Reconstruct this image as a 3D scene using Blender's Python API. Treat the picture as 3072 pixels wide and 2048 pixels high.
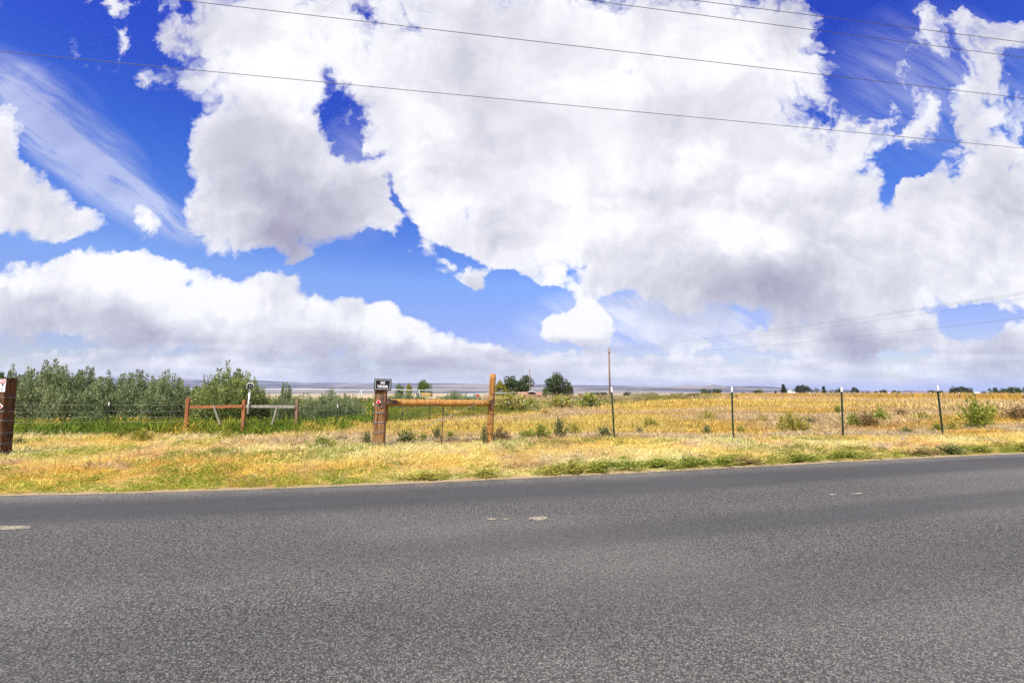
import bpy, bmesh, math, random
import numpy as np
from mathutils import Vector, Matrix, Euler

S = bpy.context.scene
for o in list(bpy.data.objects):
    bpy.data.objects.remove(o, do_unlink=True)
COL = S.collection
R = math.radians
rng = np.random.default_rng(7)
random.seed(7)

# ------------------------------------------------------------------ camera
CAM_H = 1.3
FPX = 455.0                      # focal length in pixels of a 1024 wide picture
HORIZON = 392.0
TILT = math.atan((HORIZON - 341.0) / FPX)
cam_data = bpy.data.cameras.new('camera')
cam_data.sensor_width = 36.0
cam_data.lens = 36.0 * FPX / 1024.0
cam_data.clip_start = 0.05
cam_data.clip_end = 60000.0
cam = bpy.data.objects.new('camera', cam_data)
COL.objects.link(cam)
cam.location = (0, 0, CAM_H)
cam.rotation_euler = (math.pi / 2 + TILT, 0, 0)
S.camera = cam

def ray(u, v):
    x = (u - 512.0) / FPX
    y = -(v - 341.0) / FPX
    c, s = math.cos(TILT), math.sin(TILT)
    return Vector((x, c - s * y, s + c * y))
def at(u, v, depth):             # the point seen at (u, v) that lies DEPTH metres north of the camera
    d = ray(u, v)
    return Vector((0, 0, CAM_H)) + d * (depth / d.y)
def at_z(u, v, z):               # the point seen at (u, v) at height z
    d = ray(u, v)
    return Vector((0, 0, CAM_H)) + d * ((z - CAM_H) / d.z)

# ------------------------------------------------------------------ node helper
class N:
    """A tiny expression layer over shader nodes."""
    def __init__(s, nt, sock): s.nt, s.s = nt, sock
    def _m(s, op, *a, clamp=False):
        n = s.nt.nodes.new('ShaderNodeMath'); n.operation = op; n.use_clamp = clamp
        for i, q in enumerate((s,) + a):
            if isinstance(q, N): s.nt.links.new(q.s, n.inputs[i])
            else: n.inputs[i].default_value = q
        return N(s.nt, n.outputs[0])
    def __add__(s, o): return s._m('ADD', o)
    __radd__ = __add__
    def __sub__(s, o): return s._m('SUBTRACT', o)
    def __rsub__(s, o): return s._m('MULTIPLY', -1.0)._m('ADD', o)
    def __mul__(s, o): return s._m('MULTIPLY', o)
    __rmul__ = __mul__
    def __truediv__(s, o): return s._m('DIVIDE', o)
    def max(s, o): return s._m('MAXIMUM', o)
    def min(s, o): return s._m('MINIMUM', o)
    def pow(s, o): return s._m('POWER', o)
    def abs(s): return s._m('ABSOLUTE')
    def log(s): return s._m('LOGARITHM', math.e)
    def sin(s): return s._m('SINE')
    def clamp(s): return s._m('ADD', 0.0, clamp=True)
    def step(s, a, b, lo=0.0, hi=1.0):
        n = s.nt.nodes.new('ShaderNodeMapRange'); n.interpolation_type = 'SMOOTHSTEP'
        s.nt.links.new(s.s, n.inputs[0])
        for i, q in ((1, a), (2, b), (3, lo), (4, hi)):
            if isinstance(q, N): s.nt.links.new(q.s, n.inputs[i])
            else: n.inputs[i].default_value = q
        return N(s.nt, n.outputs[0])
def xyz(nt, x, y, z=0.0):
    n = nt.nodes.new('ShaderNodeCombineXYZ')
    for i, q in enumerate((x, y, z)):
        if isinstance(q, N): nt.links.new(q.s, n.inputs[i])
        else: n.inputs[i].default_value = q
    return N(nt, n.outputs[0])
def sep(v):
    n = v.nt.nodes.new('ShaderNodeSeparateXYZ'); v.nt.links.new(v.s, n.inputs[0])
    return [N(v.nt, o) for o in n.outputs]
def vop(a, op, b):
    n = a.nt.nodes.new('ShaderNodeVectorMath'); n.operation = op
    a.nt.links.new(a.s, n.inputs[0])
    if isinstance(b, N): a.nt.links.new(b.s, n.inputs[1])
    elif op == 'SCALE': n.inputs['Scale'].default_value = b
    else: n.inputs[1].default_value = b
    return N(a.nt, n.outputs[0])
def noise(vec, scale, detail=4.0, rough=0.5, dist=0.0, kind='FBM', color=False, dim='3D'):
    n = vec.nt.nodes.new('ShaderNodeTexNoise'); n.noise_type = kind; n.noise_dimensions = dim
    vec.nt.links.new(vec.s, n.inputs['Vector'])
    n.inputs['Scale'].default_value = scale; n.inputs['Detail'].default_value = detail
    n.inputs['Roughness'].default_value = rough; n.inputs['Distortion'].default_value = dist
    return N(vec.nt, n.outputs['Color' if color else 'Fac'])
def voronoi(vec, scale, feature='F1', out='Distance', rand=1.0, detail=0.0, rough=0.5, dim='3D'):
    n = vec.nt.nodes.new('ShaderNodeTexVoronoi'); n.voronoi_dimensions = dim; n.feature = feature
    vec.nt.links.new(vec.s, n.inputs['Vector']); n.inputs['Scale'].default_value = scale
    n.inputs['Randomness'].default_value = rand
    if 'Detail' in n.inputs: n.inputs['Detail'].default_value = detail; n.inputs['Roughness'].default_value = rough
    return N(vec.nt, n.outputs[out])
def mix(nt, f, a, b, blend='MIX'):
    n = nt.nodes.new('ShaderNodeMix'); n.data_type = 'RGBA'; n.blend_type = blend
    for i, q in ((0, f), (6, a), (7, b)):
        if isinstance(q, N): nt.links.new(q.s, n.inputs[i])
        elif i == 0: n.inputs[0].default_value = q
        else: n.inputs[i].default_value = (*q, 1.0)
    return N(nt, n.outputs[2])
def ramp(f, stops):
    n = f.nt.nodes.new('ShaderNodeValToRGB'); f.nt.links.new(f.s, n.inputs[0])
    e = n.color_ramp.elements
    while len(e) < len(stops): e.new(0.5)
    for q, (p, c) in zip(e, stops): q.position = p; q.color = (*c, 1.0)
    return N(f.nt, n.outputs[0])

# ------------------------------------------------------------------ light
SUN_EL, SUN_FROM = R(57), R(205)          # sun stands high behind the camera, a little to the left
sun_dir = Vector((math.sin(SUN_FROM) * math.cos(SUN_EL), math.cos(SUN_FROM) * math.cos(SUN_EL), math.sin(SUN_EL)))
sl = bpy.data.lights.new('sun', 'SUN'); sl.energy = 5.0; sl.angle = R(0.53); sl.color = (1.0, 0.95, 0.87)
sun = bpy.data.objects.new('sun', sl); COL.objects.link(sun)
sun.rotation_euler = (-sun_dir).to_track_quat('-Z', 'Y').to_euler()
S.view_settings.view_transform = 'Standard'; S.view_settings.look = 'None'
S.view_settings.exposure = 0.4; S.view_settings.gamma = 1.0
S.view_settings.use_curve_mapping = False
S.cycles.use_adaptive_sampling = True
S.cycles.adaptive_threshold = 0.01
S.cycles.use_denoising = False
S.cycles.max_bounces = 6
S.cycles.transparent_max_bounces = 8
# ------------------------------------------------------------------ sky
W = bpy.data.worlds.new('World'); S.world = W; W.use_nodes = True
nt = W.node_tree; nt.nodes.clear()
sky = nt.nodes.new('ShaderNodeTexSky'); sky.sky_type = 'NISHITA'; sky.sun_disc = False
sky.sun_elevation = SUN_EL; sky.sun_rotation = SUN_FROM
sky.altitude = 700; sky.air_density = 1.0; sky.dust_density = 0.6; sky.ozone_density = 3.0
hs = nt.nodes.new('ShaderNodeHueSaturation'); nt.links.new(sky.outputs[0], hs.inputs['Color'])
hs.inputs['Saturation'].default_value = 1.35; hs.inputs['Value'].default_value = 1.0; hs.inputs['Hue'].default_value = 0.535
bg_sky = nt.nodes.new('ShaderNodeBackground'); bg_sky.inputs[1].default_value = 0.115

tc = nt.nodes.new('ShaderNodeTexCoord')
D = N(nt, tc.outputs['Generated'])
dx, dy, dz = sep(D)
tint = ramp(dz.step(0.0, 0.62), [(0.0, (0.95, 0.80, 0.75)), (0.10, (1.2, 0.98, 0.95)), (0.32, (2.1, 1.9, 1.25)), (0.72, (1.05, 1.55, 1.32)), (1.0, (0.85, 1.0, 1.32))])
nt.links.new(mix(nt, 1.0, N(nt, hs.outputs[0]), tint, 'MULTIPLY').s, bg_sky.inputs[0])
north = dy.max(0.12)
gx, gz = dx / north, dz.max(0.0) / north           # the northern half of the sky on a wall one unit away
P0 = xyz(nt, gx, gz, 0.0)
den = gz + 0.30
Q = vop(P0, 'MULTIPLY', (1.0, 1.15, 0.0))
w1 = vop(vop(noise(Q, 3.2, 2.0, 0.5, color=True, dim='2D'), 'SUBTRACT', (0.5, 0.5, 0.5)), 'SCALE', 0.16)
w2 = vop(vop(noise(Q, 12.0, 3.0, 0.6, color=True, dim='2D'), 'SUBTRACT', (0.5, 0.5, 0.5)), 'SCALE', 0.055)
w3 = vop(vop(noise(Q, 46.0, 4.0, 0.65, color=True, dim='2D'), 'SUBTRACT', (0.5, 0.5, 0.5)), 'SCALE', 0.03)
_den = vop(xyz(nt, den, den, 0.0), 'MULTIPLY', vop(vop(w1, 'ADD', w2), 'ADD', w3))
P = vop(P0, 'ADD', _den)

def gnom(u, v):                                    # photo pixel (2352 wide) -> that wall
    d = ray(u * 1024 / 2352, v * 1024 / 2352)
    return Vector((d.x / d.y, d.z / d.y))
def blob(src, u, v, ru, rv, ang=0.0, w=1.0, soft=0.7):
    c = gnom(u, v); a = gnom(u + 1, v) - c; b = gnom(u, v - 1) - c
    n = nt.nodes.new('ShaderNodeMapping'); n.vector_type = 'TEXTURE'
    nt.links.new(src.s, n.inputs['Vector'])
    n.inputs['Location'].default_value = (c.x, c.y, 0)
    n.inputs['Rotation'].default_value = (0, 0, R(ang))
    n.inputs['Scale'].default_value = (ru * a.length / soft, rv * b.length / soft, 1.0)
    g = nt.nodes.new('ShaderNodeTexGradient'); g.gradient_type = 'SPHERICAL'
    nt.links.new(n.outputs[0], g.inputs[0])
    return N(nt, g.outputs['Fac']) * w
def total(src, rows):
    acc = None
    for r in rows:
        b = blob(src, *r)
        acc = b if acc is None else acc + b
    return acc

CLOUDS = [  # u, v, half width, half height, turn, weight
    (560, 60, 200, 130, 0, 1.0), (600, 240, 200, 150, 0, 1.1), (640, 400, 250, 125, -18, 1.3), (560, 525, 190, 70, -12, 1.0), (800, 490, 95, 50, 0, 1.0),
    (850, 60, 220, 130, 0, 1.1), (1000, 180, 200, 200, 0, 1.1), (1250, 120, 420, 230, 0, 1.3), (1040, 440, 180, 140, -20, 1.5), (1000, 330, 150, 120, 0, 1.2), (1250, 330, 300, 200, 0, 1.2),
    (1130, 530, 210, 75, -16, 1.2), (1330, 545, 180, 85, 0, 1.0), (1600, 250, 350, 300, 0, 1.3), (1600, 520, 300, 150, 0, 1.2), (1850, 420, 230, 220, 0, 1.2),
    (1800, 640, 260, 115, -6, 1.3), (1480, 600, 140, 60, 0, 0.8), (2100, 620, 260, 140, 0, 1.2), (2280, 520, 200, 170, 0, 1.2), (2230, 400, 130, 110, 0, 0.9),
    (2310, 290, 80, 120, 0, 1.0), (2140, 165, 140, 105, 0, 1.5), (2270, 110, 120, 90, 0, 1.3), (2220, 275, 110, 80, 0, 1.3), (2300, 200, 90, 70, 0, 0.9), (2100, 330, 50, 36, 0, 0.6), (2040, 270, 90, 70, 30, 0.6), (1850, 60, 110, 90, 0, 0.8), (1830, 260, 130, 110, 0, 0.9),
    (0, 340, 80, 150, 0, 1.1), (60, 470, 130, 65, -14, 1.1), (150, 515, 60, 34, 0, 1.0), (330, 515, 60, 40, -30, 0.85), (370, 195, 40, 34, -30, 0.8), (285, 75, 32, 42, 0, 0.85), (240, 5, 55, 30, 0, 1.1),
    (1075, 632, 62, 40, -35, 1.2), (1120, 662, 60, 20, -25, 0.9), (1235, 634, 58, 32, 0, 1.05),
    (1328, 698, 60, 46, 0, 1.4), (1290, 755, 76, 40, 0, 1.5), (1375, 742, 56, 52, 0, 1.4),
    (2010, 770, 170, 40, 0, 1.1), (1810, 790, 100, 40, 0, 0.9), (2310, 790, 110, 70, 20, 1.1), (2200, 810, 60, 30, 0, 0.7), (1600, 800, 160, 35, 0, 0.6),
]
BANK = [
    (165, 605, 45, 38, 0, 1.0), (255, 618, 40, 30, 0, 0.8), (320, 615, 50, 34, 0, 1.0), (520, 672, 46, 30, 0, 0.8), (640, 660, 44, 28, 0, 0.9), (820, 715, 40, 28, 0, 0.8), (895, 738, 36, 34, 0, 1.0), (950, 758, 34, 24, 0, 0.8),
    (30, 720, 130, 105, 0, 1.3), (200, 680, 110, 95, 0, 1.3), (330, 700, 150, 100, 0, 1.3), (470, 730, 150, 85, 0, 1.3), (630, 730, 130, 80, 0, 1.3), (620, 680, 60, 45, 0, 0.9),
    (760, 765, 130, 70, 0, 1.3), (890, 775, 75, 60, 0, 1.2), (960, 800, 90, 55, 0, 1.2), (1060, 815, 90, 45, 0, 1.2), (1180, 835, 110, 40, 0, 1.2), (150, 610, 35, 30, 0, 0.9), (330, 625, 70, 40, 0, 0.8),
]
HOLES = [
    (768, 250, 105, 34, -60, 1.5), (850, 350, 75, 26, -50, 0.9), (898, 455, 70, 15, -72, 0.9), (912, 535, 40, 22, -60, 0.8), (925, 160, 40, 34, -40, 0.5), (880, 70, 60, 40, -60, 0.5), (800, 600, 60, 30, 0, 0.4), (1090, 495, 60, 20, 0, 0.45), (1340, 605, 55, 26, 0, 1.1), (1235, 690, 70, 34, 0, 0.8), (1430, 690, 60, 18, 0, 0.5), (1190, 740, 60, 40, 0, 0.5),
    (2020, 95, 90, 80, 0, 1.2), (2150, 12, 180, 32, 0, 1.3), (2340, 150, 50, 40, 0, 0.9), (1985, 225, 62, 45, 0, 1.1), (2160, 285, 60, 45, 20, 1.2), (2085, 360, 45, 55, -10, 1.2), (2058, 440, 26, 55, 0, 1.2),
    (2335, 375, 26, 30, 0, 0.6), (420, 330, 60, 90, 0, 0.6), (300, 200, 160, 130, 0, 0.5), (2260, 735, 90, 42, 12, 1.4), (860, 20, 60, 50, 0, 0.35), (1980, 700, 20, 10, 0, 0.2),
    (820, 640, 200, 40, 0, 0.5), (1000, 700, 200, 50, 0, 0.8), (405, 660, 22, 14, 0, 0.9), (1060, 592, 80, 16, -22, 0.9), (1170, 645, 36, 14, 0, 0.5), (1445, 760, 36, 50, 0, 0.5), (1450, 680, 40, 30, 0, 0.5),
]
SHADE = [
    (60, 640, 90, 36, 0, -0.5), (210, 620, 130, 44, 10, -0.7), (360, 640, 150, 45, -12, -0.7), (560, 690, 130, 40, -16, -0.6), (730, 735, 100, 36, -14, -0.6), (890, 745, 60, 36, 0, -0.7), (1000, 785, 90, 26, 0, -0.5), (1300, 720, 80, 50, 0, -0.7), (1370, 715, 50, 40, 0, -0.5), (1650, 380, 190, 70, -10, -0.6), (1700, 560, 120, 80, 0, -0.35), (640, 200, 130, 70, 0, -0.3), (1850, 780, 60, 30, 0, -0.5), (2330, 745, 60, 30, 20, -0.5),
    (690, 455, 200, 130, -14, 1.5), (600, 560, 190, 50, -10, 0.7), (720, 560, 90, 45, 0, 0.35), (520, 290, 150, 140, 0, 0.3), (1270, 310, 170, 130, 0, 0.28), (1430, 400, 220, 110, -20, 0.3), (1480, 600, 200, 80, 0, 0.3),
    (1770, 705, 260, 80, -4, 0.95), (1660, 655, 180, 75, 0, 0.5), (1980, 690, 260, 75, 0, 0.45), (2010, 785, 130, 42, 0, 1.5), (2310, 800, 110, 60, 15, 1.1), (60, 510, 130, 55, -12, 0.5), (30, 400, 50, 90, 0, 0.3),
    (250, 735, 150, 60, -10, 0.8), (60, 740, 120, 60, 0, 0.6), (90, 800, 240, 50, 0, 0.8), (420, 795, 180, 32, -4, 1.1), (640, 765, 150, 55, -12, 0.8), (780, 810, 200, 40, -6, 0.8), (950, 835, 220, 36, 0, 0.7), (1320, 798, 110, 20, 0, 0.7), (1395, 745, 26, 50, 20, 0.3),
    (1100, 660, 70, 26, -25, 0.55), (1240, 640, 50, 24, 0, 0.4), (1220, 540, 190, 40, -12, 0.3), (2240, 590, 200, 110, 0, 0.3), (2180, 160, 130, 90, 0, 0.25), (2220, 330, 150, 110, 0, 0.2), (820, 120, 120, 90, 0, 0.15), (1900, 830, 700, 50, 0, 0.25), (700, 850, 900, 40, 0, 0.2),
]
Pb = vop(P0, 'ADD', vop(_den, 'SCALE', 0.85))
field = (total(P, CLOUDS).min(1.25) - total(P, HOLES)).max(total(Pb, BANK).min(1.3) - blob(P, 405, 660, 22, 14, 0, 0.9))
# puffs
def puffs(vec):
    a = noise(vec, 7.0, 9.0, 0.60, dim='2D')
    b = voronoi(vec, 9.0, 'F1', detail=3.0, rough=0.62, dim='2D')
    return a * 0.85 + (0.5 - b) * 0.34
LD = (-0.010, 0.026, 0.0)                            # towards the light
n0 = puffs(P)
n1 = puffs(vop(P, 'ADD', LD))
Pm = vop(P0, 'ADD', vop(_den, 'SCALE', 0.6))
n0s = noise(Pm, 4.2, 5.0, 0.55, dim='2D')
n1s = noise(vop(Pm, 'ADD', (-0.03, 0.075, 0.0)), 4.2, 5.0, 0.55, dim='2D')
haze_low = gz.step(0.20, 0.02)                      # the deck that closes up towards the horizon
strat = noise(xyz(nt, gx * 4.0, gz * 26.0, 0.0), 1.6, 6.0, 0.55, dim='2D')
deck = haze_low * 1.0 + (strat - 0.5) * 1.0 * haze_low - (1.0 - haze_low) * 0.6
wild = gz.step(0.35, 0.75)
torn = total(P0, [(2150, 200, 300, 190, -10, 1.0), (1960, 250, 120, 130, 0, 0.7), (2120, 390, 120, 100, 0, 0.6), (890, 420, 60, 170, 20, 0.6), (880, 60, 120, 80, 0, 0.5), (320, 80, 120, 110, 0, 0.7), (350, 510, 90, 60, 0, 0.6), (1090, 640, 110, 50, -25, 0.7), (1240, 632, 80, 50, 0, 0.7), (1110, 500, 120, 50, 0, 0.5), (640, 590, 220, 40, -8, 0.5)]).min(1.0)
rag = (n0 - 0.46) * (1.15 + wild * 0.45 + torn * 1.35 + gz.step(0.40, 0.20) * 0.55)
dens = field.min(1.25 - torn * 0.45).max(deck) + rag - torn * 0.02
veil = (dens - 0.02 + wild * 0.05).max(0.0)
alpha = (1.0 - (veil * veil * (-17.0 + wild * 10.0 + torn * 4.0).min(-3.0))._m('EXPONENT')) * 0.985
# thin streaks on the left and between the puffs
cir_v = nt.nodes.new('ShaderNodeMapping'); cir_v.vector_type = 'TEXTURE'; cir_v.inputs['Rotation'].default_value = (0, 0, R(-34)); cir_v.inputs['Scale'].default_value = (0.5, 0.075, 1)
nt.links.new(vop(P0, 'ADD', vop(w1, 'SCALE', 0.35)).s, cir_v.inputs['Vector'])
cirn = noise(N(nt, cir_v.outputs[0]), 1.5, 7.0, 0.62, dim='2D')
cir = total(P0, [(90, 270, 230, 70, -32, 0.9), (200, 380, 230, 50, -36, 1.1), (330, 465, 150, 30, -32, 1.3), (60, 190, 160, 50, -26, 0.45), (2150, 200, 200, 150, 0, 0.5), (1560, 745, 280, 80, 0, 2.0), (830, 400, 90, 120, 0, 0.6)])
thin = (cir * 1.25 * cirn.step(0.18, 0.95)).min(gz.step(0.42, 0.25, 0.45, 0.72))
# open sky away from the north: the same broken cumulus everywhere
zq = dz.max(0.0) + 0.22
Qo = xyz(nt, dx / zq, dy / zq, 0.0)
no = noise(Qo, 1.5, 7.0, 0.56, dim='2D')
alpha_o = no.step(0.42, 0.56)
m = dy.step(0.22, 0.42)
alpha_all = (alpha.max(thin) * m + alpha_o * (1.0 - m)).clamp()
# light and shade of the cloud bodies
shade = total(P, SHADE) * 0.62
relief = (n0s - n1s) * 0.9 + (n0 - n1) * (0.85 - gz.step(0.25, 0.7) * 0.55)
thick = dens.step(0.45, 1.3)
nb = noise(vop(P0, 'ADD', _den), 3.4, 3.0, 0.55, dim='2D')
dark_n = (shade * ((n0s * 2.6 - 0.4).max(0.25) * (0.6 + n0 * 0.7)) - relief * 0.7 + thick * 0.08 + haze_low * (0.05 + (0.5 - strat) * 0.8) + (nb - 0.44) * 0.95 * (1.0 - haze_low * 0.5) + 0.05 + wild * 0.03)
dark_o = no.step(0.5, 0.75) * 0.45
dark = (dark_n * m + dark_o * (1.0 - m)).max(-0.05)
lum = ramp(dark.clamp(), [(0.0, (1.02, 1.02, 1.04)), (0.22, (0.84, 0.84, 0.90)), (0.55, (0.60, 0.605, 0.69)), (1.0, (0.41, 0.39, 0.52))])
bg_cl = nt.nodes.new('ShaderNodeBackground'); nt.links.new(lum.s, bg_cl.inputs[0]); bg_cl.inputs[1].default_value = 0.77
mx = nt.nodes.new('ShaderNodeMixShader')
nt.links.new(alpha_all.s, mx.inputs[0]); nt.links.new(bg_sky.outputs[0], mx.inputs[1]); nt.links.new(bg_cl.outputs[0], mx.inputs[2])
wo = nt.nodes.new('ShaderNodeOutputWorld'); nt.links.new(mx.outputs[0], wo.inputs[0])
W.cycles.sampling_method = 'MANUAL'; W.cycles.sample_map_resolution = 512
# ------------------------------------------------------------------ builders
def new_mat(name):
    m = bpy.data.materials.new(name); m.use_nodes = True
    t = m.node_tree; t.nodes.clear()
    out = t.nodes.new('ShaderNodeOutputMaterial')
    return m, t, out
def principled(t, out, color, rough=0.8, spec=0.3, metal=0.0, normal=None):
    p = t.nodes.new('ShaderNodeBsdfPrincipled')
    if isinstance(color, N): t.links.new(color.s, p.inputs['Base Color'])
    else: p.inputs['Base Color'].default_value = (*color, 1)
    if isinstance(rough, N): t.links.new(rough.s, p.inputs['Roughness'])
    else: p.inputs['Roughness'].default_value = rough
    p.inputs['Specular IOR Level'].default_value = spec
    p.inputs['Metallic'].default_value = metal
    if normal is not None: t.links.new(normal.s, p.inputs['Normal'])
    t.links.new(p.outputs[0], out.inputs[0])
    return p
def bump(h, strength=0.5, dist=0.01):
    n = h.nt.nodes.new('ShaderNodeBump'); h.nt.links.new(h.s, n.inputs['Height'])
    n.inputs['Strength'].default_value = strength; n.inputs['Distance'].default_value = dist
    return N(h.nt, n.outputs[0])
def coord(t, which='Object'):
    return N(t, t.nodes.new('ShaderNodeTexCoord').outputs[which])
def worldpos(t):
    return N(t, t.nodes.new('ShaderNodeNewGeometry').outputs['Position'])
def paint(name, c, rough=0.6, var=0.18, scale=6.0, spec=0.3, metal=0.0, dirt=None, stretch=(1, 1, 1)):
    m, t, out = new_mat(name)
    v = vop(coord(t), 'MULTIPLY', stretch)
    n = noise(v, scale, 5.0, 0.6)
    lo = tuple(q * (1 - var) for q in c); hi = tuple(min(1, q * (1 + var)) for q in c)
    col = ramp(n, [(0.3, lo), (0.7, hi)])
    if dirt:
        col = mix(t, noise(v, scale * 0.37, 6.0, 0.65).step(0.5, 0.68), col, dirt)
    principled(t, out, col, rough, spec, metal, bump(n, 0.25, 0.004))
    return m
def wood(name, c, dark, rough=0.8, grain=60.0, crack=0.55):
    m, t, out = new_mat(name)
    o = coord(t)
    g = noise(vop(o, 'MULTIPLY', (grain, grain, 3.0)), 1.0, 5.0, 0.65)
    b = noise(vop(o, 'MULTIPLY', (6, 6, 1.2)), 1.0, 4.0, 0.6)
    k = voronoi(vop(o, 'MULTIPLY', (22, 22, 3.0)), 1.0)
    knots = k.step(0.0, 0.22, 1.0, 0.0)
    col = mix(t, g.step(crack - 0.12, crack + 0.18), dark, c)
    col = mix(t, b.step(0.42, 0.7), col, tuple(q * 0.62 for q in c))
    col = mix(t, knots * 0.6, col, tuple(q * 0.5 for q in dark))
    principled(t, out, col, rough, 0.2, 0.0, bump(g, 0.7, 0.006))
    return m
def leafmat(name, c1, c2, trans=0.25, scale=3.0, spec=0.25):
    m, t, out = new_mat(name)
    w = worldpos(t)
    n = noise(w, scale, 3.0, 0.6)
    at_ = t.nodes.new('ShaderNodeAttribute'); at_.attribute_name = 'tone'
    f = (n.step(0.3, 0.7) * 0.55 + N(t, at_.outputs['Fac']) * 0.6).clamp()
    col = mix(t, f, c1, c2)
    d = t.nodes.new('ShaderNodeBsdfPrincipled'); t.links.new(col.s, d.inputs['Base Color'])
    d.inputs['Roughness'].default_value = 0.6; d.inputs['Specular IOR Level'].default_value = spec
    tr = t.nodes.new('ShaderNodeBsdfTranslucent'); t.links.new(col.s, tr.inputs[0])
    mx = t.nodes.new('ShaderNodeMixShader'); mx.inputs[0].default_value = trans
    t.links.new(d.outputs[0], mx.inputs[1]); t.links.new(tr.outputs[0], mx.inputs[2]); t.links.new(mx.outputs[0], out.inputs[0])
    return m

def mesh_np(name, V, F, mat=None, tone=None, smooth=False, uv=None):
    V = np.asarray(V, dtype=np.float32); F = np.asarray(F, dtype=np.int32)
    me = bpy.data.meshes.new(name); k = F.shape[1]
    me.vertices.add(len(V)); me.vertices.foreach_set('co', V.ravel())
    me.loops.add(F.size); me.loops.foreach_set('vertex_index', F.ravel())
    me.polygons.add(len(F)); me.polygons.foreach_set('loop_start', np.arange(len(F), dtype=np.int32) * k)
    me.polygons.foreach_set('loop_total', np.full(len(F), k, dtype=np.int32))
    if smooth: me.polygons.foreach_set('use_smooth', np.ones(len(F), dtype=bool))
    if mat is not None: me.materials.append(mat)
    me.update(calc_edges=True)
    if tone is not None:
        a = me.attributes.new('tone', 'FLOAT', 'FACE'); a.data.foreach_set('value', np.asarray(tone, dtype=np.float32))
    if uv is not None:
        l = me.uv_layers.new(name='UVMap'); l.data.foreach_set('uv', np.asarray(uv, dtype=np.float32)[F.ravel()].ravel())
    return me

class MB:
    """Collects boxes, tubes and rings; make() turns them into one mesh."""
    def __init__(s): s.v, s.f, s.sm = [], [], []
    def add(s, V, F, smooth=False):
        b = len(s.v); s.v += [tuple(p) for p in V]; s.f += [tuple(i + b for i in f) for f in F]; s.sm += [smooth] * len(F)
        return s
    def box(s, c, d, rot=None, bevel=0.0):
        bm = bmesh.new(); bmesh.ops.create_cube(bm, size=1.0)
        bmesh.ops.scale(bm, vec=Vector(d), verts=bm.verts)
        if bevel: bmesh.ops.bevel(bm, geom=bm.edges[:], offset=bevel, segments=2, affect='EDGES', profile=0.6)
        if rot is not None: bmesh.ops.transform(bm, matrix=rot.to_4x4(), verts=bm.verts)
        bmesh.ops.translate(bm, vec=Vector(c), verts=bm.verts)
        bm.verts.ensure_lookup_table()
        s.add([v.co[:] for v in bm.verts], [[v.index for v in f.verts] for f in bm.faces]); bm.free(); return s
    def tube(s, pts, r, n=8, caps=True):
        pts = [Vector(p) for p in pts]; R_ = r if isinstance(r, (list, tuple)) else [r] * len(pts)
        V, F = [], []; side = None
        for i, p in enumerate(pts):
            t = (pts[min(i + 1, len(pts) - 1)] - pts[max(i - 1, 0)]).normalized()
            if side is None: side = t.orthogonal().normalized()
            side = (side - t * side.dot(t)).normalized(); o = t.cross(side)
            for k in range(n):
                a = 2 * math.pi * k / n
                V.append(p + (side * math.cos(a) + o * math.sin(a)) * R_[i])
        for i in range(len(pts) - 1):
            for k in range(n):
                F.append((i * n + k, i * n + (k + 1) % n, (i + 1) * n + (k + 1) % n, (i + 1) * n + k))
        s.add(V, F, True)
        if caps:
            b = len(s.v) - len(V)
            s.f += [tuple(b + k for k in reversed(range(n))), tuple(b + (len(pts) - 1) * n + k for k in range(n))]; s.sm += [False, False]
        return s
    def make(s, name, mat):
        me = bpy.data.meshes.new(name); me.from_pydata(s.v, [], s.f); me.materials.append(mat)
        me.polygons.foreach_set('use_smooth', s.sm); me.update(); return me

def link(name, me, parent=None, loc=None):
    o = bpy.data.objects.new(name, me); COL.objects.link(o)
    if parent is not None: o.parent = parent
    if loc is not None: o.location = loc
    return o
def tag(o, label=None, cat=None, group=None, kind=None):
    if label: o['label'] = label
    if cat: o['category'] = cat
    if group: o['group'] = group
    if kind: o['kind'] = kind
    return o
def thing(name, label, cat, loc=(0, 0, 0), group=None, rz=0.0, sc=None):
    o = bpy.data.objects.new(name, None); COL.objects.link(o); o.location = loc; o.rotation_euler = (0, 0, rz)
    if sc: o.scale = sc
    return tag(o, label, cat, group)
def dup(root, label, loc, rz=0.0, sc=(1, 1, 1), group=None):      # a thing, its parts and their sub-parts
    r = root.copy(); COL.objects.link(r); r.location = loc; r.rotation_euler = (0, 0, rz); r.scale = sc
    r['label'] = label
    if group: r['group'] = group
    for ch in list(root.children):
        c = ch.copy(); COL.objects.link(c); c.parent = r
        for g in list(ch.children):
            d = g.copy(); COL.objects.link(d); d.parent = c
    return r
def sstep(x, a, b):
    t = np.clip((np.asarray(x, dtype=float) - a) / (b - a), 0, 1); return t * t * (3 - 2 * t)
def vnoise(x, y, scale, seed=0):
    x = np.asarray(x, float) * scale; y = np.asarray(y, float) * scale
    xi = np.floor(x).astype(np.int64); yi = np.floor(y).astype(np.int64); fx = x - xi; fy = y - yi
    fx = fx * fx * (3 - 2 * fx); fy = fy * fy * (3 - 2 * fy)
    def h(a, b):
        q = np.sin(a * 127.1 + b * 311.7 + seed * 74.7) * 43758.5453; return q - np.floor(q)
    return (h(xi, yi) * (1 - fx) + h(xi + 1, yi) * fx) * (1 - fy) + (h(xi, yi + 1) * (1 - fx) + h(xi + 1, yi + 1) * fx) * fy
def fnoise(x, y, scale, seed=0, oct=4):
    a = 0; w = 1.0; t = 0
    for i in range(oct):
        a = a + w * vnoise(x, y, scale * 2 ** i, seed + i * 3); t += w; w *= 0.55
    return a / t
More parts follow.
